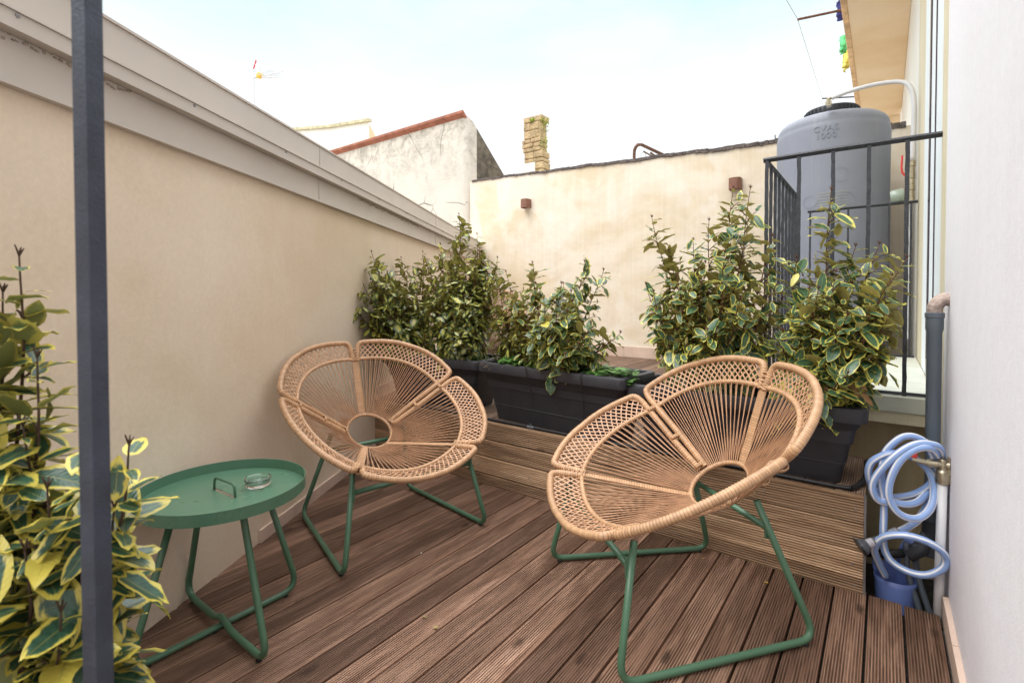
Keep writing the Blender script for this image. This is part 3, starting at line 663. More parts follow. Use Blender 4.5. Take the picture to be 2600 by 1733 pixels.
# white supply pipe from tank shoulder to valves
sp = root('supply_pipe', (0, 0, 0), 0, 'white plastic supply pipe bending over the grey water tank', 'pipe')
def at(px, py, y=None, x=None, z=None):
    """ray through a place seen in the photograph, met with a plane of the scene"""
    Rr = V((math.cos(yaw), math.sin(yaw), 0)); fh = V((-math.sin(yaw), math.cos(yaw), 0)); Zu = V((0, 0, 1))
    F = fh*math.cos(tilt)-Zu*math.sin(tilt); U = fh*math.sin(tilt)+Zu*math.cos(tilt)
    d = F+Rr*((px-1300)/f)-U*((py-778)/f); O_ = V((0, 0, 1.2))
    t = y/d.y if y is not None else (x/d.x if x is not None else (z-1.2)/d.z)
    return O_+d*t
pp = [at(2112, 249, y=5.12), at(2160, 231, y=5.10), at(2225, 214, y=5.08), at(2285, 208, y=5.05), at(2312, 222, y=5.02), at(2321, 262, y=5.0), at(2320, 320, y=5.0), at(2316, 408, y=5.0)]
MB().tube(cr(pp, 7), .017, 12).build('pipe_run', M_whitepipe, sp, smooth=True)
q = at(2104, 262, y=5.13)
MB().tube([q+V((0, .06, 0)), q], .022, 10).tube([q+V((0, .0, -.012)), q+V((.0, 0, .04)), q+V((.055, 0, .058))], .019, 10).tube([q+V((-.0, -.004, 0)), q+V((0, -.014, 0))], .026, 8).build('elbow_fitting', M_brass, sp)
vp = at(2314, 410, y=5.0); vb_ = at(2312, 515, y=5.0)
vm = MB(); n = 7
for k in range(n):
    a = vp.lerp(vb_, k/n); b = vp.lerp(vb_, (k+.82)/n); vm.tube([a, b], .024 if k % 2 else .029, 8); vm.tube([b, vp.lerp(vb_, (k+1)/n)], .018, 8)
vm.build('valve_stack', M_brass, sp)
MB().tube([at(2291, 440, y=4.97), at(2289, 425, y=4.97), at(2291, 395, y=4.97)], .008, 6).tube([at(2291, 438, y=4.97), at(2298, 446, y=4.97)], .008, 6).build('lever_handle', M_red, sp)
mt = MB().lathe([(.0001, 0), (.055, 0), (.06, .01), (.06, .07), (.052, .085), (.0001, .085)], 20, Matrix.Translation(at(2279, 500, y=4.99)) @ Matrix.Rotation(-PI/2-.1, 4, 'Y') @ Matrix.Translation((0, 0, -.04)))
mt.build('pressure_gauge', simple('gauge_glass', (.30, .36, .30), .2), sp, angle=40)
MB().tube([at(2310, 520, y=5.0), at(2306, 640, y=5.0), at(2306, 860, y=5.0)], .017, 8).build('lower_pipe', M_whitepipe, sp)
# ---------------------------------------------------------------- planters
def rrect(L, W, r, n=5):
    out = []
    for cx, cy, a0 in ((L/2-r, W/2-r, 0), (-L/2+r, W/2-r, PI/2), (-L/2+r, -W/2+r, PI), (L/2-r, -W/2+r, 1.5*PI)):
        for k in range(n+1): a = a0+PI/2*k/n; out.append((cx+r*math.cos(a), cy+r*math.sin(a)))
    return out
def planter(name, loc, rz, L, W, H, label, taper=.075, soil_drop=.06):
    t = root(name, loc, rz, label, 'planter', 'anthracite trough planters on the upper deck')
    def loops(spec, mat, nm, close_bottom=False):
        vs = []; fs = []; n = None
        for (dl, dw, r, z) in spec:
            P = rrect(L+dl, W+dw, r); n = len(P); vs += [(x, y, z) for x, y in P]
        for i_ in range(len(spec)-1):
            for k in range(n): fs.append((i_*n+k, i_*n+(k+1) % n, (i_+1)*n+(k+1) % n, (i_+1)*n+k))
        if close_bottom: fs.append(tuple(range(n-1, -1, -1)))
        o = me_obj(nm, vs, fs, mat, t); o.data.shade_smooth(); o.data.set_sharp_from_angle(angle=math.radians(32)); return o
    T = taper*2; lip = .062
    tp = lambda z: -T*(1-z/H)-.045
    loops([(tp(0), tp(0), .03, .0), (tp(.1*H), tp(.1*H), .035, .1*H), (tp(.24*H), tp(.24*H), .035, .24*H), (tp(.24*H)+.004, tp(.24*H)+.004, .035, .245*H), (tp(.27*H)+.004, tp(.27*H)+.004, .035, .27*H), (tp(.27*H), tp(.27*H), .035, .275*H), (tp(.70*H), tp(.70*H), .04, .70*H), (tp(.705*H)+.014, tp(.705*H)+.014, .04, .71*H), (tp(H)+.012, tp(H)+.012, .04, H-lip)], M_planter, 'body', True)
    loops([(-.03, -.03, .04, H-lip-.002), (-.004, -.004, .045, H-lip+.001), (0, 0, .048, H-lip+.012), (0, 0, .048, H-.010), (-.008, -.008, .048, H-.002), (-.02, -.02, .045, H), (-.062, -.062, .035, H), (-.072, -.072, .03, H-.006), (-.08, -.08, .03, H-lip), (-.10, -.10, .03, H-.16)], M_planter, 'rim')
    n = 26; m_ = 12; vs = []; fs = []
    for j in range(m_+1):
        for i_ in range(n+1):
            x = (i_/n-.5)*(L-.10); y = (j/m_-.5)*(W-.10); vs.append((x, y, H-soil_drop+.022*noise.noise(V((x*9, y*9, L)))+.01*noise.noise(V((x*40, y*40, 1)))))
    for j in range(m_):
        for i_ in range(n): a = j*(n+1)+i_; fs.append((a, a+1, a+n+2, a+n+1))
    me_obj('soil', vs, fs, M_soil, t, smooth=True); return t
plM = planter('trough_planter', (-1.60, 2.635, .402), math.radians(-4.5), 1.09, .40, .375, 'black trough planter in the middle with green weeds growing over its rim')
plR = planter('trough_planter', (-.572, 2.665, .402), 0, 1.05, .46, .345, 'black trough planter at the right end of the step behind the nearer chair', soil_drop=.075)
plL = planter('trough_planter', (-2.70, 2.735, .402), math.radians(7), .92, .46, .36, 'black trough planter in the left corner behind the farther chair')
# drip hose
dh = root('drip_hose', (0, 0, 0), 0, 'black irrigation hose lying along the step edge below planters', 'hose')
hp = [(-2.95, 2.47, .412), (-2.3, 2.462, .412), (-1.95, 2.470, .413), (-1.55, 2.464, .413), (-1.05, 2.462, .412), (-.6, 2.468, .412), (-.2, 2.462, .412), (-.10, 2.468, .413)]
MB().tube(cr(hp, 8), .0085, 8).build('main_hose', M_black, dh, smooth=True)
cg = MB(); P = cr([(-.10, 2.468, .413), (-.075, 2.53, .418), (-.05, 2.66, .428), (-.058, 2.85, .43)], 14); P = resamp(P, .004)
cg.tube(P, lambda L: .0105+.002*math.sin(L*2*PI/.008), 8); cg.build('corrugated_end', M_black, dh)
for x in (-1.73, -1.36, -.47): MB().tube([(x, 2.464, .413), (x+.05, 2.464, .413)], .0115, 8).tube([(x+.025, 2.464, .413), (x+.025, 2.464, .436)], .006, 6).build('tee_joint', M_darkpvc, dh)
def drip(pts): MB().tube(cr(pts, 8), .0022, 6).build('drip_line', M_black, dh, smooth=True)
drip([(-1.72, 2.464, .43), (-1.735, 2.475, .47), (-1.69, 2.468, .56), (-1.70, 2.448, .66), (-1.72, 2.432, .76), (-1.725, 2.44, .783), (-1.73, 2.50, .78), (-1.73, 2.56, .74)])
drip([(-1.335, 2.464, .43), (-1.34, 2.462, .48), (-1.335, 2.445, .60), (-1.33, 2.41, .72), (-1.33, 2.405, .772), (-1.325, 2.43, .785), (-1.32, 2.50, .75)])
drip([(-.445, 2.464, .43), (-.45, 2.47, .5), (-.45, 2.43, .70), (-.45, 2.425, .75), (-.45, 2.47, .73)])
# ---------------------------------------------------------------- foliage
def leaf(mb, p, d, up, L, W, r_, curl=.25, wave=1., rnd=0.):
    """one leaf blade: 7 stations x 5 across"""
    d = d.normalized(); side = d.cross(up)
    side = side.normalized() if side.length > 1e-4 else d.orthogonal().normalized(); n_ = side.cross(d).normalized()
    vs = []; uv = []; ph = r_.uniform(0, 6); fold = r_.uniform(.05, .32); cu = curl*r_.uniform(-.3, 2.2); wv = wave*r_.uniform(.3, 1.3)*.085*W
    st = (0., .10, .28, .48, .68, .86, 1.)
    for j, t in enumerate(st):
        wd = W*.5*(math.sin(PI*min(1, t**.82*.98+.02))**.72 if 0 < t < 1 else .05)
        c = p+d*(L*(.06+t*.94))-n_*(cu*L*t*t*.5)
        for u in (-1, -.55, 0, .55, 1):
            vs.append(c+side*(u*wd)+n_*(abs(u)*wd*fold*1.2+(wv*math.sin(ph+t*13+u*2) if abs(u) == 1 else 0))); uv.append((u, t))
    fs = []
    for j in range(6):
        for k in range(4): a = j*5+k; fs.append((a, a+1, a+6, a+5))
    pb = len(vs); vs += [p+side*.0012, p-side*.0012]; uv += [(0, 0), (0, 0)]; fs.append((pb+1, pb, 3, 1))
    mb.add(vs, fs, uv, rnd)
def shrub(name, base, tips, llen, label, mats, seed, twig_step=.055, twig_len=(.07, .17), leaf_step=.02, bare=.22, droop=.6, group='variegated shrubs in the planters', core=0, lw_=.52, bark=None, up0=.5, sp=None, cover=.7):
    r_ = random.Random(seed); fo = MB(); tw = MB(); base = V(base); cnt = 0
    t_ = root(name, base, 0, label, 'shrub', group)
    allp = []
    zmin = min(t[2] for t in tips)
    def put(p, dirn, k, size, hang):
        nonlocal cnt
        az = k*2.4+r_.uniform(-.4, .4); ax = dirn.normalized(); o1 = ax.orthogonal().normalized(); o2 = ax.cross(o1)
        rad = o1*math.cos(az)+o2*math.sin(az)
        d = rad*.95+ax*.14+V((0, 0, .08-hang*1.0))+V((r_.gauss(0, .14), r_.gauss(0, .14), r_.gauss(0, .12)))
        L = size*r_.choice([r_.uniform(.45, .75), r_.uniform(.8, 1.2), r_.uniform(.8, 1.2)]); up = V((0, 0, 1))+ax*.35+V((r_.gauss(0, .35), r_.gauss(0, .35), 0))
        o_ = V((p.x, p.y, 0)); o_ = o_.normalized() if o_.length > .01 else V((0, -1, 0))
        if hang > .12:   # hanging leaves turn their faces outward
            kk = min(1, hang*2.2)
            d = d*(1-kk*.55)+(o_*.45+V((0, 0, -.75)))*kk*.8
            up = o_*(.35+.75*kk)+V((0, 0, .55))+V((r_.gauss(0, .28), r_.gauss(0, .28), r_.gauss(0, .2)))
        leaf(fo, p, d, up, L, L*lw_*r_.uniform(.75, 1.2), r_, rnd=r_.random()); cnt += 1
    H = max(t[2] for t in tips)-base.z
    tips = [tuple(t) for t in tips]
    for k in range(int(len(tips)*cover)):
        a, b = r_.sample(tips[:], 2); u = r_.uniform(.3, .7); q = V(a).lerp(V(b), u)
        tips.append((q.x+r_.gauss(0, .02), q.y+r_.uniform(-.10, .10), min(q.z-.02-abs(r_.gauss(0, .05)), base.z+H*.8)))
    for tip in tips:
        tip = V(tip[:3])-base; b0 = V((r_.gauss(0, .02), r_.gauss(0, .02), -.05))
        mid = b0.lerp(tip, .5); mid = V((b0.x+(tip.x-b0.x)*.66, b0.y+(tip.y-b0.y)*.66, mid.z*.92)); mid += V((r_.gauss(0, .02), r_.gauss(0, .02), 0))
        n = max(10, int((tip-b0).length/.02)); pts = []
        for k in range(n+1):
            t = k/n; pts.append(b0*(1-t)**2+mid*2*t*(1-t)+tip*t*t+V((math.sin(t*17+seed), math.cos(t*15), 0))*.004)
        tw.tube(pts, [.0065*(1-.78*k/n) for k in range(n+1)], 5)
        Ltot = sum((pts[k+1]-pts[k]).length for k in range(n)); acc = 0; nxt = bare*Ltot; kl = r_.randrange(9); ntw = bare*Ltot
        for k in range(n):
            seg = pts[k+1]-pts[k]; acc += seg.length; frac = acc/Ltot
            hang = max(0, droop*(1-frac/.75))
            if acc > nxt:
                s = llen*(1. if frac < .82 else max(.55, 1-(frac-.85)*2.4)); put(pts[k], seg, kl, s, hang); kl += 1; nxt += leaf_step*r_.uniform(.8, 1.25)
            if acc > ntw and frac < .93:
                ntw += twig_step*r_.uniform(.7, 1.3); az = r_.uniform(0, 2*PI); out = V((math.cos(az), math.sin(az), 0))
                c2 = V((pts[k].x, pts[k].y, 0)); out = (out+c2.normalized()*.6 if c2.length > 1e-3 else out).normalized()
                tl = r_.uniform(*twig_len)*(1.1-.75*frac)*(1 if sp is None else sp); dz = .2+up0*frac
                e = pts[k]+out*tl+V((0, 0, dz*tl)); m_ = max(3, int(tl/.018)); q = []
                for j in range(m_+1): tt = j/m_; q.append(pts[k].lerp(e, tt)+V((0, 0, .12*tl*math.sin(PI*tt)*(-1 if frac < .4 else 1))))
                tw.tube(q, [.0028*(1-.55*j/m_) for j in range(m_+1)], 4)
                for j in range(1, m_+1):
                    hg = hang*1.1; put(q[j], (q[j]-q[j-1]), kl, llen*(1.05 if j < m_ else .7), hg); kl += 1
                allp.append(e)
        # bud cluster at the very tip
        for k in range(5):
            a = 2*PI*k/5; e = pts[-1]+V((math.cos(a)*.008, math.sin(a)*.006, .010+.002*k)); tw.tube([pts[-1], e], [.0022, .0012], 4)
    fo.build('foliage', mats[0], t_, smooth=True, attr='rnd'); tw.build('stem', bark or M_twig, t_, smooth=True)
    return t_, cnt
CNT = []
def P3(px, py, y):     # stay in front of the left wall
    q = at(px, py, y=y)
    while q.x < wallx(q.y)+.07 and y > 2.1: y -= .02; q = at(px, py, y=y)
    return tuple(q)
# right planter: two shrubs
tA = [P3(1655, 552, 2.62), P3(1862, 478, 2.70), P3(1905, 478, 2.60), P3(1640, 722, 2.55), P3(1668, 820, 2.5), P3(1760, 610, 2.75), P3(1800, 560, 2.6), P3(1960, 600, 2.62), P3(1950, 700, 2.5), P3(1720, 700, 2.5), P3(1840, 640, 2.45), P3(1780, 720, 2.5), P3(1880, 760, 2.42), P3(1745, 800, 2.48), P3(1900, 560, 2.8), P3(1700, 630, 2.7), P3(1985, 760, 2.6), P3(1820, 830, 2.44)]
CNT.append(shrub('variegated_shrub', (-.74, 2.66, .70), tA, .087, 'tall yellow-edged shrub in the right trough, left of the railing corner', [M_leafA], 21, lw_=.47, leaf_step=.019, twig_step=.036, bare=.16)[1])
tB = [P3(2108, 482, 2.62), P3(2300, 655, 2.60), P3(2262, 700, 2.5), P3(2020, 655, 2.6), P3(2052, 735, 2.5), P3(2170, 625, 2.66), P3(2230, 620, 2.75), P3(2120, 690, 2.45), P3(2225, 790, 2.48), P3(2240, 880, 2.45), P3(2060, 800, 2.42), P3(2150, 800, 2.38), P3(2110, 900, 2.38), P3(2190, 870, 2.40), P3(1985, 840, 2.46), P3(2160, 720, 2.6), P3(2070, 960, 2.40)]
CNT.append(shrub('variegated_shrub', (-.30, 2.64, .70), tB, .099, 'yellow-edged shrub with large leaves in front of railing and tank', [M_leafA], 22, lw_=.47, leaf_step=.020, twig_step=.037, bare=.16, twig_len=(.07, .155))[1])
dl = MB(); r_ = random.Random(77)
for k in range(14):
    p = V(P3(2165+r_.gauss(0, 14), 960+r_.gauss(0, 22), 2.47)); leaf(dl, p, V((r_.gauss(0, .4), r_.gauss(-.2, .3), -1)), V((0, -1, .2)), r_.uniform(.045, .07), .02, r_, .8)
o = dl.build('dry_leaves', M_dryleaf, smooth=True); tag(o, 'withered brown leaves hanging low over the right trough', 'dead leaves', kind='stuff')
# middle planter: shrub on its left half
tM = [P3(1352, 668, 2.66), P3(1484, 665, 2.70), P3(1532, 686, 2.72), P3(1575, 845, 2.6), P3(1300, 742, 2.62), P3(1425, 720, 2.5), P3(1440, 790, 2.42), P3(1500, 820, 2.45), P3(1380, 760, 2.45), P3(1340, 830, 2.45), P3(1480, 880, 2.42), P3(1400, 860, 2.36), P3(1435, 900, 2.36), P3(1530, 900, 2.5), P3(1310, 820, 2.6), P3(1360, 720, 2.72), P3(1450, 740, 2.66)]
CNT.append(shrub('variegated_shrub', (-1.66, 2.64, .73), tM, .086, 'bushy yellow-edged shrub in the middle trough, leaves drooping over weeds', [M_leafC], 23, leaf_step=.019, twig_step=.034, bare=.14)[1])
tM2 = [P3(1262, 700, 2.76), P3(1285, 690, 2.78), P3(1232, 760, 2.78), P3(1300, 770, 2.7), P3(1325, 860, 2.62), P3(1330, 745, 2.75), P3(1275, 790, 2.68)]
CNT.append(shrub('variegated_shrub', (-1.93, 2.70, .73), tM2, .080, 'thin olive shrub at the left end of the middle trough', [M_leafB], 24, cover=.3, leaf_step=.021, twig_step=.05, bare=.25)[1])
# left planter: two shrubs merged in one hedge
tL = [P3(1167, 545, 2.84), P3(1213, 595, 2.86), P3(1120, 620, 2.85), P3(1265, 655, 2.84), P3(1180, 660, 2.7), P3(1240, 700, 2.72), P3(1140, 700, 2.65), P3(1195, 760, 2.6), P3(1100, 740, 2.6), P3(1150, 800, 2.55), P3(1190, 830, 2.58), P3(1110, 810, 2.55), P3(1170, 850, 2.52), P3(1085, 670, 2.8), P3(1225, 640, 2.9)]
CNT.append(shrub('variegated_shrub', (-2.52, 2.72, .72), tL, .084, 'tallest shrub of the left corner trough with pale shoots', [M_leafB], 25, cover=1.15, leaf_step=.017, twig_step=.030, bare=.14)[1])
tL2 = [P3(945, 640, 2.72), P3(925, 725, 2.70), P3(930, 790, 2.6), P3(950, 850, 2.6), P3(970, 880, 2.5), P3(1020, 655, 2.85), P3(985, 690, 2.75), P3(1050, 680, 2.75), P3(960, 780, 2.65), P3(1010, 760, 2.6), P3(1060, 750, 2.58), P3(985, 830, 2.58), P3(1040, 820, 2.55), P3(1080, 850, 2.52), P3(1000, 720, 2.7), P3(1075, 640, 2.9), P3(940, 700, 2.72), P3(1020, 870, 2.52)]
CNT.append(shrub('variegated_shrub', (-2.93, 2.68, .72), tL2, .084, 'wide olive shrub against the left wall in the corner trough', [M_leafB], 26, cover=1.15, leaf_step=.017, twig_step=.030, bare=.14)[1])
# near plant at the left edge of the picture
def near(px, py, dep):
    Rr = V((math.cos(yaw), math.sin(yaw), 0)); fh = V((-math.sin(yaw), math.cos(yaw), 0))
    return tuple(V((0, 0, 1.2))+(fh+Rr*((px-1300)/f)+V((0, 0, -(py-755)/f)))*dep)
tN = [near(58, 648, .86), near(15, 740, .85), near(100, 905, .82), near(60, 1080, .80), near(230, 1110, .76), near(330, 1130, .80), near(290, 1290, .80), near(120, 1240, .74), near(-60, 1150, .8), near(205, 1400, .76), near(60, 1400, .72), near(150, 1560, .72), near(180, 1640, .78), near(-40, 1480, .76), near(-50, 900, .9), near(200, 1250, .84)]
bN = near(40, 2050, .84)
CNT.append(shrub('variegated_shrub', bN, tN, .092, 'close green and yellow shrub at the left edge behind iron post', [M_leafN], 31, lw_=.46, leaf_step=.015, twig_step=.06, twig_len=(.05, .10), bare=.25, droop=.25, bark=M_twigd, sp=.8, cover=.4)[1])
print('LEAVES', CNT)
pn = root('square_planter', (bN[0]-.06, bN[1]-.03, 0), math.radians(30), 'dark pot at lower left holding the close shrub', 'planter')
MB().box((-.17, -.13, .0), (.13, .13, .56), .015).build('body', M_planter, pn); MB().box((-.18, -.14, .561), (.14, .14, .595), .01).build('rim', M_planter, pn)
# iron post in front
po = MB(); hw = .0108
P_ = [V((-.7725, .1745, z_)) + V((.00002, -.00001, 0)) for z_ in (0, 2.6)]
po.box((-hw, -hw, -.01), (hw, hw, 2.6), .0018, Matrix.Translation((-.7605, .176, 0)) @ Matrix.Rotation(math.radians(-.4), 4, 'Y') @ Matrix.Rotation(math.radians(24), 4, 'Z'))
o = po.build('iron_post', M_post); tag(o, 'dark blue-grey square iron post close to the camera at left', 'post')
# weeds in the middle planter
def weeds(name, parent_planter, L, W, H, n, xr, label, seed):
    r_ = random.Random(seed); mb = MB(); M = parent_planter.matrix_basis
    for k in range(n):
        x = r_.uniform(*xr)*L; y = -W/2+.06+abs(r_.gauss(0, .09)); 
        if y > W/2-.06: continue
        z = H-.05; lean = V((r_.gauss(0, .25), r_.gauss(-.25, .3), 1)).normalized(); h = r_.uniform(.02, .08)
        p = V((x, y, z)); q = p+lean*h; mb.tube([p, q], .0012, 3)
        for j in range(r_.randint(3, 5)):
            a = r_.uniform(0, 6.3); d = V((math.cos(a), math.sin(a), r_.uniform(-.2, .35)))
            s = r_.uniform(.020, .034); sd_ = d.cross(V((0, 0, 1))).normalized(); e = q+d*s*1.5; m_ = q+d*s*.7
            mb.add([q, m_+sd_*s*.6, e, m_-sd_*s*.6, q+d*s*1.1+sd_*s*.45, q+d*s*1.1-sd_*s*.45], [(0, 3, 5, 2, 4, 1)], a=r_.random())
    o = mb.build(name, M_weed, attr='rnd'); o.matrix_world = M; tag(o, label, 'weeds', kind='stuff'); return o
weeds('weeds', plM, 1.09, .40, .375, 330, (-.38, .50), 'bright green weeds along the middle trough rim', 4)
weeds('weeds', plL, .92, .46, .36, 60, (.1, .46), 'green weeds in the left corner trough', 5)
st = MB(); r_ = random.Random(2); Mm = plM.matrix_basis
for k in range(60):
    p = Mm @ V((-.40+r_.gauss(0, .05), -.05+r_.gauss(0, .07), .34+r_.uniform(0, .03))); d = V((r_.gauss(0, 1), r_.gauss(0, 1), r_.gauss(0, .3))).normalized()*r_.uniform(.02, .05)
    st.tube([p-d, p+V((0, 0, .008)), p+d], .0009, 3)
o = st.build('straw', M_straw); tag(o, 'dry straw tangle on the soil at left end of middle trough', 'straw', kind='stuff')
# ---------------------------------------------------------------- flower shaped cane chairs
Hc = V((-.207, 0, .448)); rh = .125
J = {'B': V((-.432, 0, .918)), 'SL': V((-.107, .487, .721)), 'FL': V((.391, .315, .448)), 'FR': V((.391, -.315, .448)), 'SR': V((-.107, -.487, .721))}
Mm_ = {('SL', 'B'): V((-.340, .338, .892)), ('B', 'SR'): V((-.340, -.338, .892)), ('FL', 'SL'): V((.198, .480, .585)), ('SR', 'FR'): V((.198, -.480, .585)), ('FR', 'FL'): V((.462, 0, .378))}
for k in J: J[k] = Hc+(J[k]-Hc)*1.02
RU = V((math.cos(.62), 0, -math.sin(.62))); RV = V((0, 1, 0))
def ringp(P):          # the hub ring lies in a plane tilted towards the front
    d = P-Hc; a, b = d.dot(RU), d.y; l = math.hypot(a, b); return Hc+(RU*a+RV*b)*(rh/l)
def make_chair(label):
    t = root('cane_chair', (0, 0, 0), 0, label, 'chair', 'round cane chairs on green steel legs')
    PIT = .0105
    wrap = lambda r: (lambda L: r*(1-.13*max(0, abs(((L/PIT) % 1)-.5)*2-.72)/.28))
    order = [('FR', 'FL'), ('FL', 'SL'), ('SL', 'B'), ('B', 'SR'), ('SR', 'FR')]
    dbl = ('SL', 'SR')
    hubpts = []; innerpts = []
    SI = .815
    for (a, b) in order:
        A, B, M = J[a], J[b], Mm_[(a, b)]; K = M*2-(A+B)*.5
        C = lambda q, A=A, B=B, K=K: A*(1-q)**2+K*2*q*(1-q)+B*q*q
        Sf = lambda s, q: ringp(C(q)).lerp(C(q), (s-.2)/.8)
        ln = sum((C((k+1)/20)-C(k/20)).length for k in range(20))
        toff = lambda s: .0160/(ln*max(s, .35))
        q_ = .085 if ln > .5 else .10
        def side(dd):
            base = [(.225, toff(.35)), (.5, toff(.5)), (SI, toff(SI))] if dd else [(SI-.02, toff(SI)*.6)]
            return base+[(.90, toff(.9)), (.952, toff(.95)+.006), (.982, toff(1)+.017), (.996, q_*.66), (1.0, q_)]
        L1 = side(a in dbl); L2 = side(b in dbl)
        path = [Sf(s, q) for s, q in L1]+[Sf(1.+.006*math.sin(PI*2*min(k/10, 1-k/10)*.9), q_+(1-2*q_)*k/10) for k in range(1, 10)]+[Sf(s, 1-q) for s, q in reversed(L2)]
        pts = resamp(cr(path, 6), PIT/4)
        pet = MB().tube(pts, wrap(.0150), 8).build('petal_frame', M_rattan, t, smooth=True)
        # inner arc of this petal (kept as own part: seat arc)
        ia = [Sf(SI, k/24) for k in range(25)]
        MB().tube(resamp(ia, PIT/4), wrap(.0105), 8).build('inner_arc', M_rattan, pet, smooth=True)
        hubpts += [ringp(C(k/12)) for k in range(12)]
        # lattice
        lt = MB(); dep = (1-SI)*((C(.5)-Hc).length); n = int(ln*SI/.0245); DQ = dep*.80/(ln*.9)
        nrmf = lambda q: ((C(min(1, q+.02))-C(max(0, q-.02))).cross(C(q)-Hc)).normalized()
        def edge_s(q):      # how far out the frame reaches near the petal corners
            e = min(q, 1-q); return 1. if e > q_ else (.90+.10*math.sin(min(1, e/q_)*PI/2))
        for sgn in (1, -1):
            for k in range(-6, n+7):
                q0 = (k+.5)/n; pl_ = []
                for j in range(9):
                    u = j/8; s = SI+(1-SI)*u; q = q0+sgn*DQ*(u-.5)
                    if toff(s)*.8 <= q <= 1-toff(s)*.8 and s <= edge_s(q)+.001:
                        pl_.append(Sf(s, q)+nrmf(q)*(.0017*sgn*math.cos(u*PI*3.5+k*PI)))
                if len(pl_) >= 3: lt.tube(pl_, (.0014, .0040), 4, cap=False, flat=nrmf(min(1, max(0, q0))))
        lt.build('lattice', M_cord, pet)
        # radial cords
        cd = MB(); nc = int(ln*SI/.030); r_ = random.Random(len(a)*7+len(b))
        for k in range(nc):
            q = .045+.91*(k+.5)/nc
            for sgn in (-1, 1):
                qa = q+sgn*.0078/(ln*SI); qb = q*.90+.05+sgn*.009+r_.uniform(-.004, .004)
                p0 = Sf(SI, qa)+nrmf(q)*(.006*sgn); p1 = ringp(C(qb))+nrmf(q)*(.008*sgn)
                cd.tube([p0+(p0-p1).normalized()*.008, p0, p0.lerp(p1, .5)+V((0, 0, -.0015-.003*r_.random())), p1, p1+(p1-p0).normalized()*.006], .0021, 4, cap=False)
        cd.build('cord_weave', M_cord, pet, smooth=True)
    MB().tube(resamp(hubpts, PIT/4, True), wrap(.0105), 8, closed=True).build('hub_ring', M_rattan, t, smooth=True)
    for k in ('FL', 'FR', 'B'):
        r0_ = ringp(J[k]); d = J[k]-r0_; up = V((0, 0, 1)) if k != 'B' else V((1, 0, .2)); up = (up-d.normalized()*up.dot(d.normalized())).normalized()
        p0 = r0_-d.normalized()*.004; p1 = r0_+d*.77
        w2 = lambda L: (.0060*(1-.2*max(0, abs(((L/PIT) % 1)-.5)*2-.72)/.28), .0225*(1-.04*max(0, abs(((L/PIT) % 1)-.5)*2-.72)/.28))
        n_ = 10; MB().tube(resamp([p0, p1], PIT/4), w2, 8, flat=up).build('spoke_band', M_rattan, t, smooth=False)
        # binding where petals meet
        bd = MB(); sd_ = up.cross(d).normalized()
        for j in range(5):
            s = .76+.036*j; c = r0_+d*s; w_ = .021-.001*j
            bd.tube([c+sd_*w_*math.cos(q)+up*.0145*math.sin(q)+d.normalized()*.003*math.sin(q*2+j) for q in [2*PI*i_/18 for i_ in range(18)]], .0036, 5, closed=True)
        bd.build('binding', M_rattan, t, smooth=True)
    for k in ('SL', 'SR'):
        r0_ = ringp(J[k]); d = J[k]-r0_; up = V((0, 0, 1)); up = (up-d.normalized()*up.dot(d.normalized())).normalized(); sd_ = up.cross(d).normalized()
        for s in (.06, .77, .40):
            bd = MB(); w_ = .030
            for e in (-.009, 0, .009):
                c = r0_+d*(s+e); bd.tube([c+sd_*w_*math.cos(q)+up*.0165*math.sin(q) for q in [2*PI*i_/18 for i_ in range(18)]], .0036, 5, closed=True)
            bd.build('binding', M_rattan, t, smooth=True)
    for sg in (1, -1):
        pth = [V((.306, sg*.303, .418)), V((.390, sg*.377, .0165)), V((-.369, sg*.318, .0165)), V((-.212, sg*.212, .468))]
        MB().tube(bend(pth, .07, 8), .0122, 12).build('side_leg_frame', M_green, t, smooth=True)
        for (x, y) in ((.345, .373), (-.325, .322)): MB().tube([(x, sg*y, .002), (x, sg*y, .012)], [.011, .008], 10).build('foot_pad', M_black, t)
    MB().tube([(.325, .319, .338), (.325, -.319, .338)], .0115, 12).build('crossbar', M_green, t, smooth=True)
    MB().tube([(-.246, .236, .372), (-.246, -.236, .372)], .0115, 12).build('crossbar', M_green, t, smooth=True)
    for (x, y, z) in ((.325, .312, .338), (-.246, .229, .372)):
        for sg in (1, -1): MB().box((x-.004, sg*y-.004, z-.035), (x+.016 if x > 0 else x+.012, sg*y+.004, z+.035), .002).build('fixing_plate', M_green, t)
    return t
def copy_tree(o, parent=None):
    c = o.copy(); COL.objects.link(c); c.parent = parent
    for ch_ in [x for x in bpy.data.objects if x.parent == o]: copy_tree(ch_, c)
    return c
c1 = make_chair('flower-shaped cane chair on the right, nearer the camera')
def pose(o, x, y, z, a): o.location = (x, y, z); o.rotation_euler = (0, 0, a)
pose(c1, -.660, 1.933, .0, 3.988)
for (x, y, a, z, l) in ((-2.111, 1.697, -.234, 0, 'flower-shaped cane chair by left wall beside the green table'), (-4.62, 5.62, math.radians(-38), .402, 'cane chair far back on the upper deck, glimpsed between shrubs')):
    c = copy_tree(c1); pose(c, x, y, z, a); c['label'] = l
# ---------------------------------------------------------------- green tray table
tb = root('tray_table', (-1.907, .798, 0), 0, 'round green metal tray table beside the left wall', 'table')
zt = .493
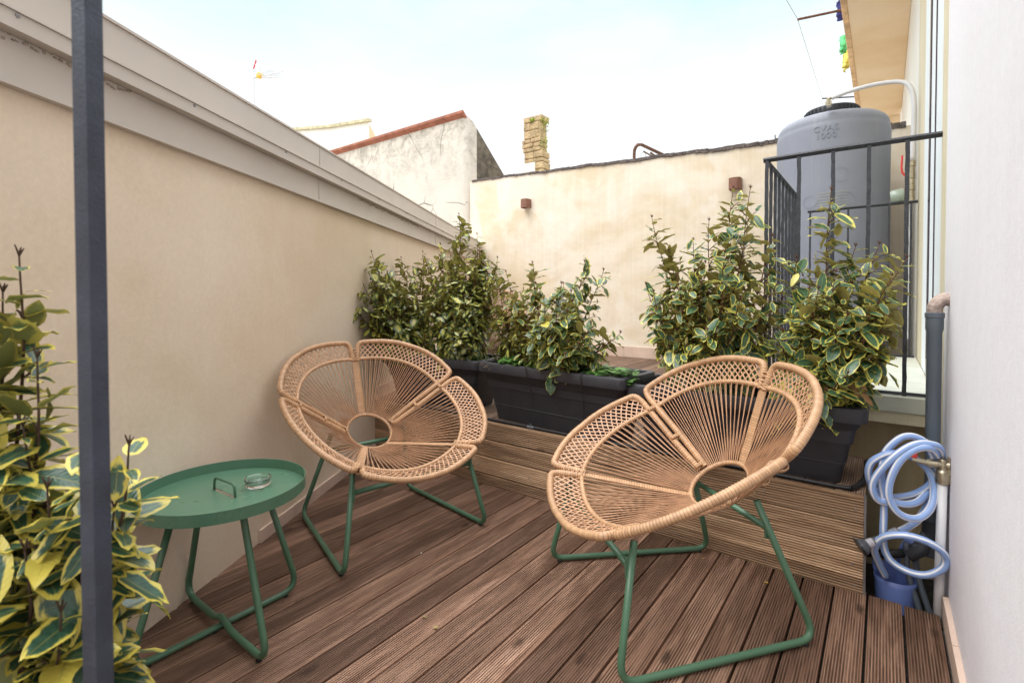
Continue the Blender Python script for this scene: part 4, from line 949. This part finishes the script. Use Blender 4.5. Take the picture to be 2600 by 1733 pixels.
# tray floor with a slot for the handle
n = 72; Rt = .268; slot = (.076, .0065); ring = []; 
vs = []; fs = []
for k in range(n):
    a = 2*PI*k/n; c_, s_ = math.cos(a), math.sin(a)
    m_ = max(abs(c_)/slot[0], abs(s_)/slot[1]); vs.append((c_/m_, s_/m_, zt))
for k in range(n): a = 2*PI*k/n; vs.append((Rt*math.cos(a), Rt*math.sin(a), zt))
for k in range(n): fs.append((k, (k+1) % n, n+(k+1) % n, n+k))
fl_ = [f_[::-1] for f_ in fs]
mbt = MB(); mbt.add(vs, fl_); mbt.add([(x, y, z-.0015) for x, y, z in vs], fs)
mbt.lathe([(Rt, zt), (Rt+.0016, zt+.036), (Rt+.0036, zt+.0362), (Rt+.003, zt-.004), (Rt-.002, zt-.006), (Rt-.014, zt-.0065)], 96)
M_greentop = simple('green_tray_paint', (.085, .185, .118), .30, 0, .5, .012, 2)
tr = mbt.build('tray', M_greentop, tb, angle=35); tr.rotation_euler = (0, 0, math.radians(4))
MB().tube([(0, 0, .4), (0, 0, .42)], .001, 3)
hd = MB().tube(bend([(-.074, 0, zt-.02), (-.068, 0, zt+.044), (.068, 0, zt+.044), (.074, 0, zt-.02)], .016, 6), .0044, 10).build('handle', M_green, tb, smooth=True)
tr.location = hd.location = (.003, .005, 0); hd.rotation_euler = (0, 0, math.radians(4))
MB().tube(bend([(-.005, -.150, zt-.008), (.005, -.288, .0165), (-.004, .286, .0165), (-.012, .152, zt-.008)], .075, 9), .0115, 12).build('leg_loop', M_green, tb, smooth=True)
lpB = bend([(-.150, -.006, zt-.008), (-.312, -.006, .020), (-.06, -.006, .020), (-.0, -.006, .048), (.06, -.006, .020), (.325, -.006, .020), (.160, -.006, zt-.008)], .075, 9)
MB().tube(resamp(lpB, .012), .0115, 12).build('leg_loop', M_green, tb, smooth=True)
for (x, y) in ((.004, -.235), (-.004, .235), (-.255, -.006), (.268, -.006), (0, -.03)): MB().tube([(x, y, .001), (x, y, .010)], [.010, .008], 10).build('foot_pad', M_black, tb)
ringt = MB().lathe([(.175, zt-.012), (.185, zt-.012), (.185, zt-.008), (.175, zt-.008), (.175, zt-.012)], 40).build('support_ring', M_green, tb)
# glass ashtray / votive on the tray
ga = root('glass_ashtray', (-1.868, .905, zt), 0, 'clear round glass ashtray on the green tray table', 'ashtray')
MB().lathe([(.0001, .004), (.040, .004), (.0445, .010), (.0445, .016), (.041, .020), (.044, .026), (.047, .032), (.046, .036), (.042, .036), (.036, .028), (.033, .013), (.0001, .010)], 48).build('bowl', M_glass, ga, smooth=True)
# ---------------------------------------------------------------- hose corner
dp = root('downpipe', (.162, 2.60, 0), 0, 'grey plastic downpipe against the white wall', 'pipe')
MB().lathe([(.0245, .30), (.0245, 1.06), (.029, 1.075), (.029, 1.118), (.0315, 1.12), (.0315, 1.138), (.028, 1.14), (.022, 1.14)], 28).build('pipe', M_pipegrey, dp, angle=40)
MB().tube(cr([(.0, 0, 1.13), (.002, 0, 1.165), (.022, .004, 1.19), (.044, .006, 1.192)], 5), [.026]*16, 12).build('elbow', simple('mortared_elbow', (.42, .33, .29), .9, 0, .2, .35, 30, 1., 60, .01), dp)
MB().lathe([(.031, .30), (.031, .245), (.028, .24), (.028, .16)], 24).build('collar', M_darkpvc, dp)
MB().tube([(.0, 0, .25), (-.03, -.01, .185), (-.075, -.03, .15)], [.030, .029, .026], 18).build('branch', M_darkpvc, dp, smooth=True)
MB().tube([(-.06, -.02, .16), (-.14, -.03, .135), (-.21, -.03, .12)], .017, 12).build('waste_hose', M_black, dp, smooth=True)
for (xa, ya, xb, yb) in ((-.05, -.02, -.005, -.05), (-.08, -.03, -.035, -.06)):
    MB().tube(cr([(xa, ya, .20), (xa+.008, ya, .08), (xb, yb, -.05), (xb+.01, yb, -.12)], 6), .011, 10).build('grey_tube', M_pipegrey, dp, smooth=True)
wp = root('standpipe', (.184, 2.47, 0), 0, 'white plastic standpipe with brass tap by the wall corner', 'pipe')
MB().tube([(-.008, 0, -.12), (.0, 0, .505)], .0155, 18).build('pipe', M_whitepipe, wp, smooth=True)
MB().tube([(-.008, 0, -.055), (-.008, 0, -.045)], .020, 12).build('clip', M_brass, wp)
MB().lathe([(.017, .495), (.0215, .50), (.0225, .515), (.0225, .538), (.020, .545), (.015, .55), (.0145, .585), (.012, .59)], 18).build('compression_nut', M_brass, wp, angle=35)
tp_ = MB(); Z_ = .568
tp_.tube([(.012, 0, Z_), (-.015, -.002, Z_), (-.016, -.002, Z_), (-.045, -.003, Z_), (-.046, -.003, Z_), (-.09, -.005, Z_+.004)], [.013, .013, .016, .016, .0115, .0095], 14)
tp_.tube([(.012, 0, Z_), (.020, 0, Z_)], .016, 12); tp_.tube([(.018, -.004, Z_-.028), (.018, -.004, Z_+.030)], .0038, 8); tp_.tube([(.0185, -.006, Z_+.026), (.0185, -.006, Z_+.033)], .008, 8); tp_.tube([(.0185, -.006, Z_-.026), (.0185, -.006, Z_-.033)], .008, 8)
tp_.build('tap', M_brass, wp, angle=40)
MB().box((-.095, -.012, Z_+.012), (-.075, .004, Z_+.028), .003).build('tap_lever', M_red, wp)
for k in range(7): pass
gh = root('garden_hose', (0, 0, 0), 0, 'pale blue striped garden hose coiled over the tap', 'hose')
z0 = lambda a, b: (2150+a*300/922, 1050+b*300/922)
def hp_(L): return [at(*z0(a, b), y=y) for a, b, y in L]
h = hp_([(300, 1265, 2.50), (245, 1150, 2.46), (215, 1040, 2.42), (290, 960, 2.39), (440, 945, 2.38), (600, 985, 2.39), (730, 1060, 2.41), (775, 1140, 2.43), (740, 1210, 2.43), (620, 1255, 2.43), (480, 1230, 2.43), (350, 1150, 2.44), (290, 1040, 2.44), (285, 900, 2.43), (290, 700, 2.43), (270, 540, 2.43), (275, 420, 2.43), (300, 300, 2.44), (400, 200, 2.45), (490, 172, 2.46), (580, 200, 2.47), (640, 255, 2.48), (690, 380, 2.49), (700, 470, 2.50), (640, 560, 2.51), (540, 620, 2.51), (430, 645, 2.50), (300, 650, 2.48), (215, 590, 2.46), (170, 480, 2.44), (190, 380, 2.43), (290, 320, 2.43), (370, 308, 2.44), (470, 325, 2.47), (580, 380, 2.49), (660, 480, 2.49), (680, 600, 2.48), (660, 720, 2.45), (590, 800, 2.42), (500, 815, 2.40), (400, 770, 2.39), (335, 670, 2.385), (330, 560, 2.385), (370, 440, 2.385), (440, 340, 2.39), (540, 275, 2.40), (640, 265, 2.42), (690, 310, 2.46), (722, 400, 2.53), (715, 500, 2.54), (650, 590, 2.52), (560, 680, 2.47), (470, 705, 2.44), (370, 690, 2.42), (260, 680, 2.41), (205, 610, 2.40), (210, 520, 2.395), (300, 400, 2.39), (400, 310, 2.39), (500, 250, 2.40), (600, 230, 2.42), (700, 250, 2.44), (735, 292, 2.47), (738, 400, 2.53), (722, 520, 2.54), (680, 620, 2.52), (620, 720, 2.50), (560, 820, 2.47), (480, 880, 2.45), (410, 915, 2.44)])
MB().tube(resamp(cr(h, 8), .008), .0132, 12).build('coil', M_hose, gh, smooth=True)
nzl = root('hose_nozzle', (0, 0, 0), 0, 'grey and black spray nozzle poking left of the blue hose', 'nozzle')
a_, b_ = at(*z0(110, 1040), y=2.385), at(*z0(395, 910), y=2.44); d = (b_-a_)
MB().tube([a_, a_+d*.05, a_+d*.14, a_+d*.2, a_+d*.45], [.030, .031, .024, .017, .014], 16).build('spray_head', M_darkpvc, nzl, smooth=False)
MB().tube([a_-d*.04, a_+d*.01], [.031, .033], 16).build('bumper_ring', M_black, nzl)
MB().tube([a_+d*.45, a_+d*.8, a_+d*.8, b_], [.0115, .012, .0145, .0145], 14).build('connector', simple('grey_connector', (.28, .29, .31), .35), nzl)
MB().tube([a_+d*.14, a_+d*.34], [.0185, .0165], 14).build('collar_ring', simple('silver_grey', (.35, .34, .37), .4), nzl)
# blue tub with raised loop handles, down in the gap beside the step
tub = root('plastic_tub', (.048, 2.585, -.15), 0, 'blue plastic tub with loop handle behind the deck end', 'tub')
n = 48; vs = []; lv = 8
def rimh(a): return .195+.035*max(0, math.sin(a))
for j in range(lv+1):
    for k in range(n):
        a = 2*PI*k/n; t = j/lv; r = .060+.012*t; vs.append((r*math.cos(a), r*.95*math.sin(a), rimh(a)*t))
fs = [(j*n+k, j*n+(k+1) % n, (j+1)*n+(k+1) % n, (j+1)*n+k) for j in range(lv) for k in range(n)]+[tuple(range(n-1, -1, -1))]
o = me_obj('body', vs, fs, M_blue, tub, smooth=True); md = o.modifiers.new('t', 'SOLIDIFY'); md.thickness = .003
MB().tube(cr([(.066, .010, .20), (.070, .012, .27), (.060, .02, .33), (.040, .03, .345), (.020, .035, .30), (.012, .055, .235)], 8), (.003, .009), 8, flat=(0, -1, 0)).build('loop_handle', M_blue, tub, smooth=True)
MB().tube(cr([(-.066, .010, .20), (-.070, .012, .26), (-.060, .02, .30), (-.040, .03, .30), (-.020, .045, .235)], 8), (.003, .009), 8, flat=(0, -1, 0)).build('loop_handle', M_blue, tub, smooth=True)
# small litter on the deck
lt = [(835, 1398, .006, (.55, .52, .48)), (1078, 1566, .011, (.26, .20, .08)), (1107, 1594, .013, (.30, .22, .09)), (1070, 1405, .006, (.75, .73, .7)), (1945, 1480, .011, (.45, .28, .06)), (295, 1688, .013, (.15, .38, .12)), (1785, 1418, .008, (.4, .28, .1)), (2216, 1344, .004, (.7, .7, .7))]
r_ = random.Random(9); names = ['pale speck of grit by the farther chair leg', 'curled brown leaf on the deck centre', 'thin dried leaf on the deck in front', 'white paper scrap on the deck between chairs', 'yellow fallen leaf on the right boards', 'small green leaf on the deck by table leg', 'brown leaf bit against the step', '']
for k, (px, py, s, c_) in enumerate(lt[:7]):
    p = at(px, py, z=.001); a = r_.uniform(0, 6); vs = []
    for j in range(8): an_ = a+2*PI*j/8; vs.append((p.x+s*math.cos(an_)*(1 if j % 2 else .6), p.y+s*.7*math.sin(an_)*(1 if j % 3 else .7), .003+.004*abs(math.sin(j*1.3))))
    vs.append((p.x, p.y, .006)); m = simple('litter_%d' % k, c_, .8)
    o = me_obj('deck_litter', vs, [(j, (j+1) % 8, 8) for j in range(8)], m); tag(o, names[k], 'litter', 'small litter on the lower deck')
print('TOTAL verts', sum(len(o.data.vertices) for o in bpy.data.objects if o.type == 'MESH'))
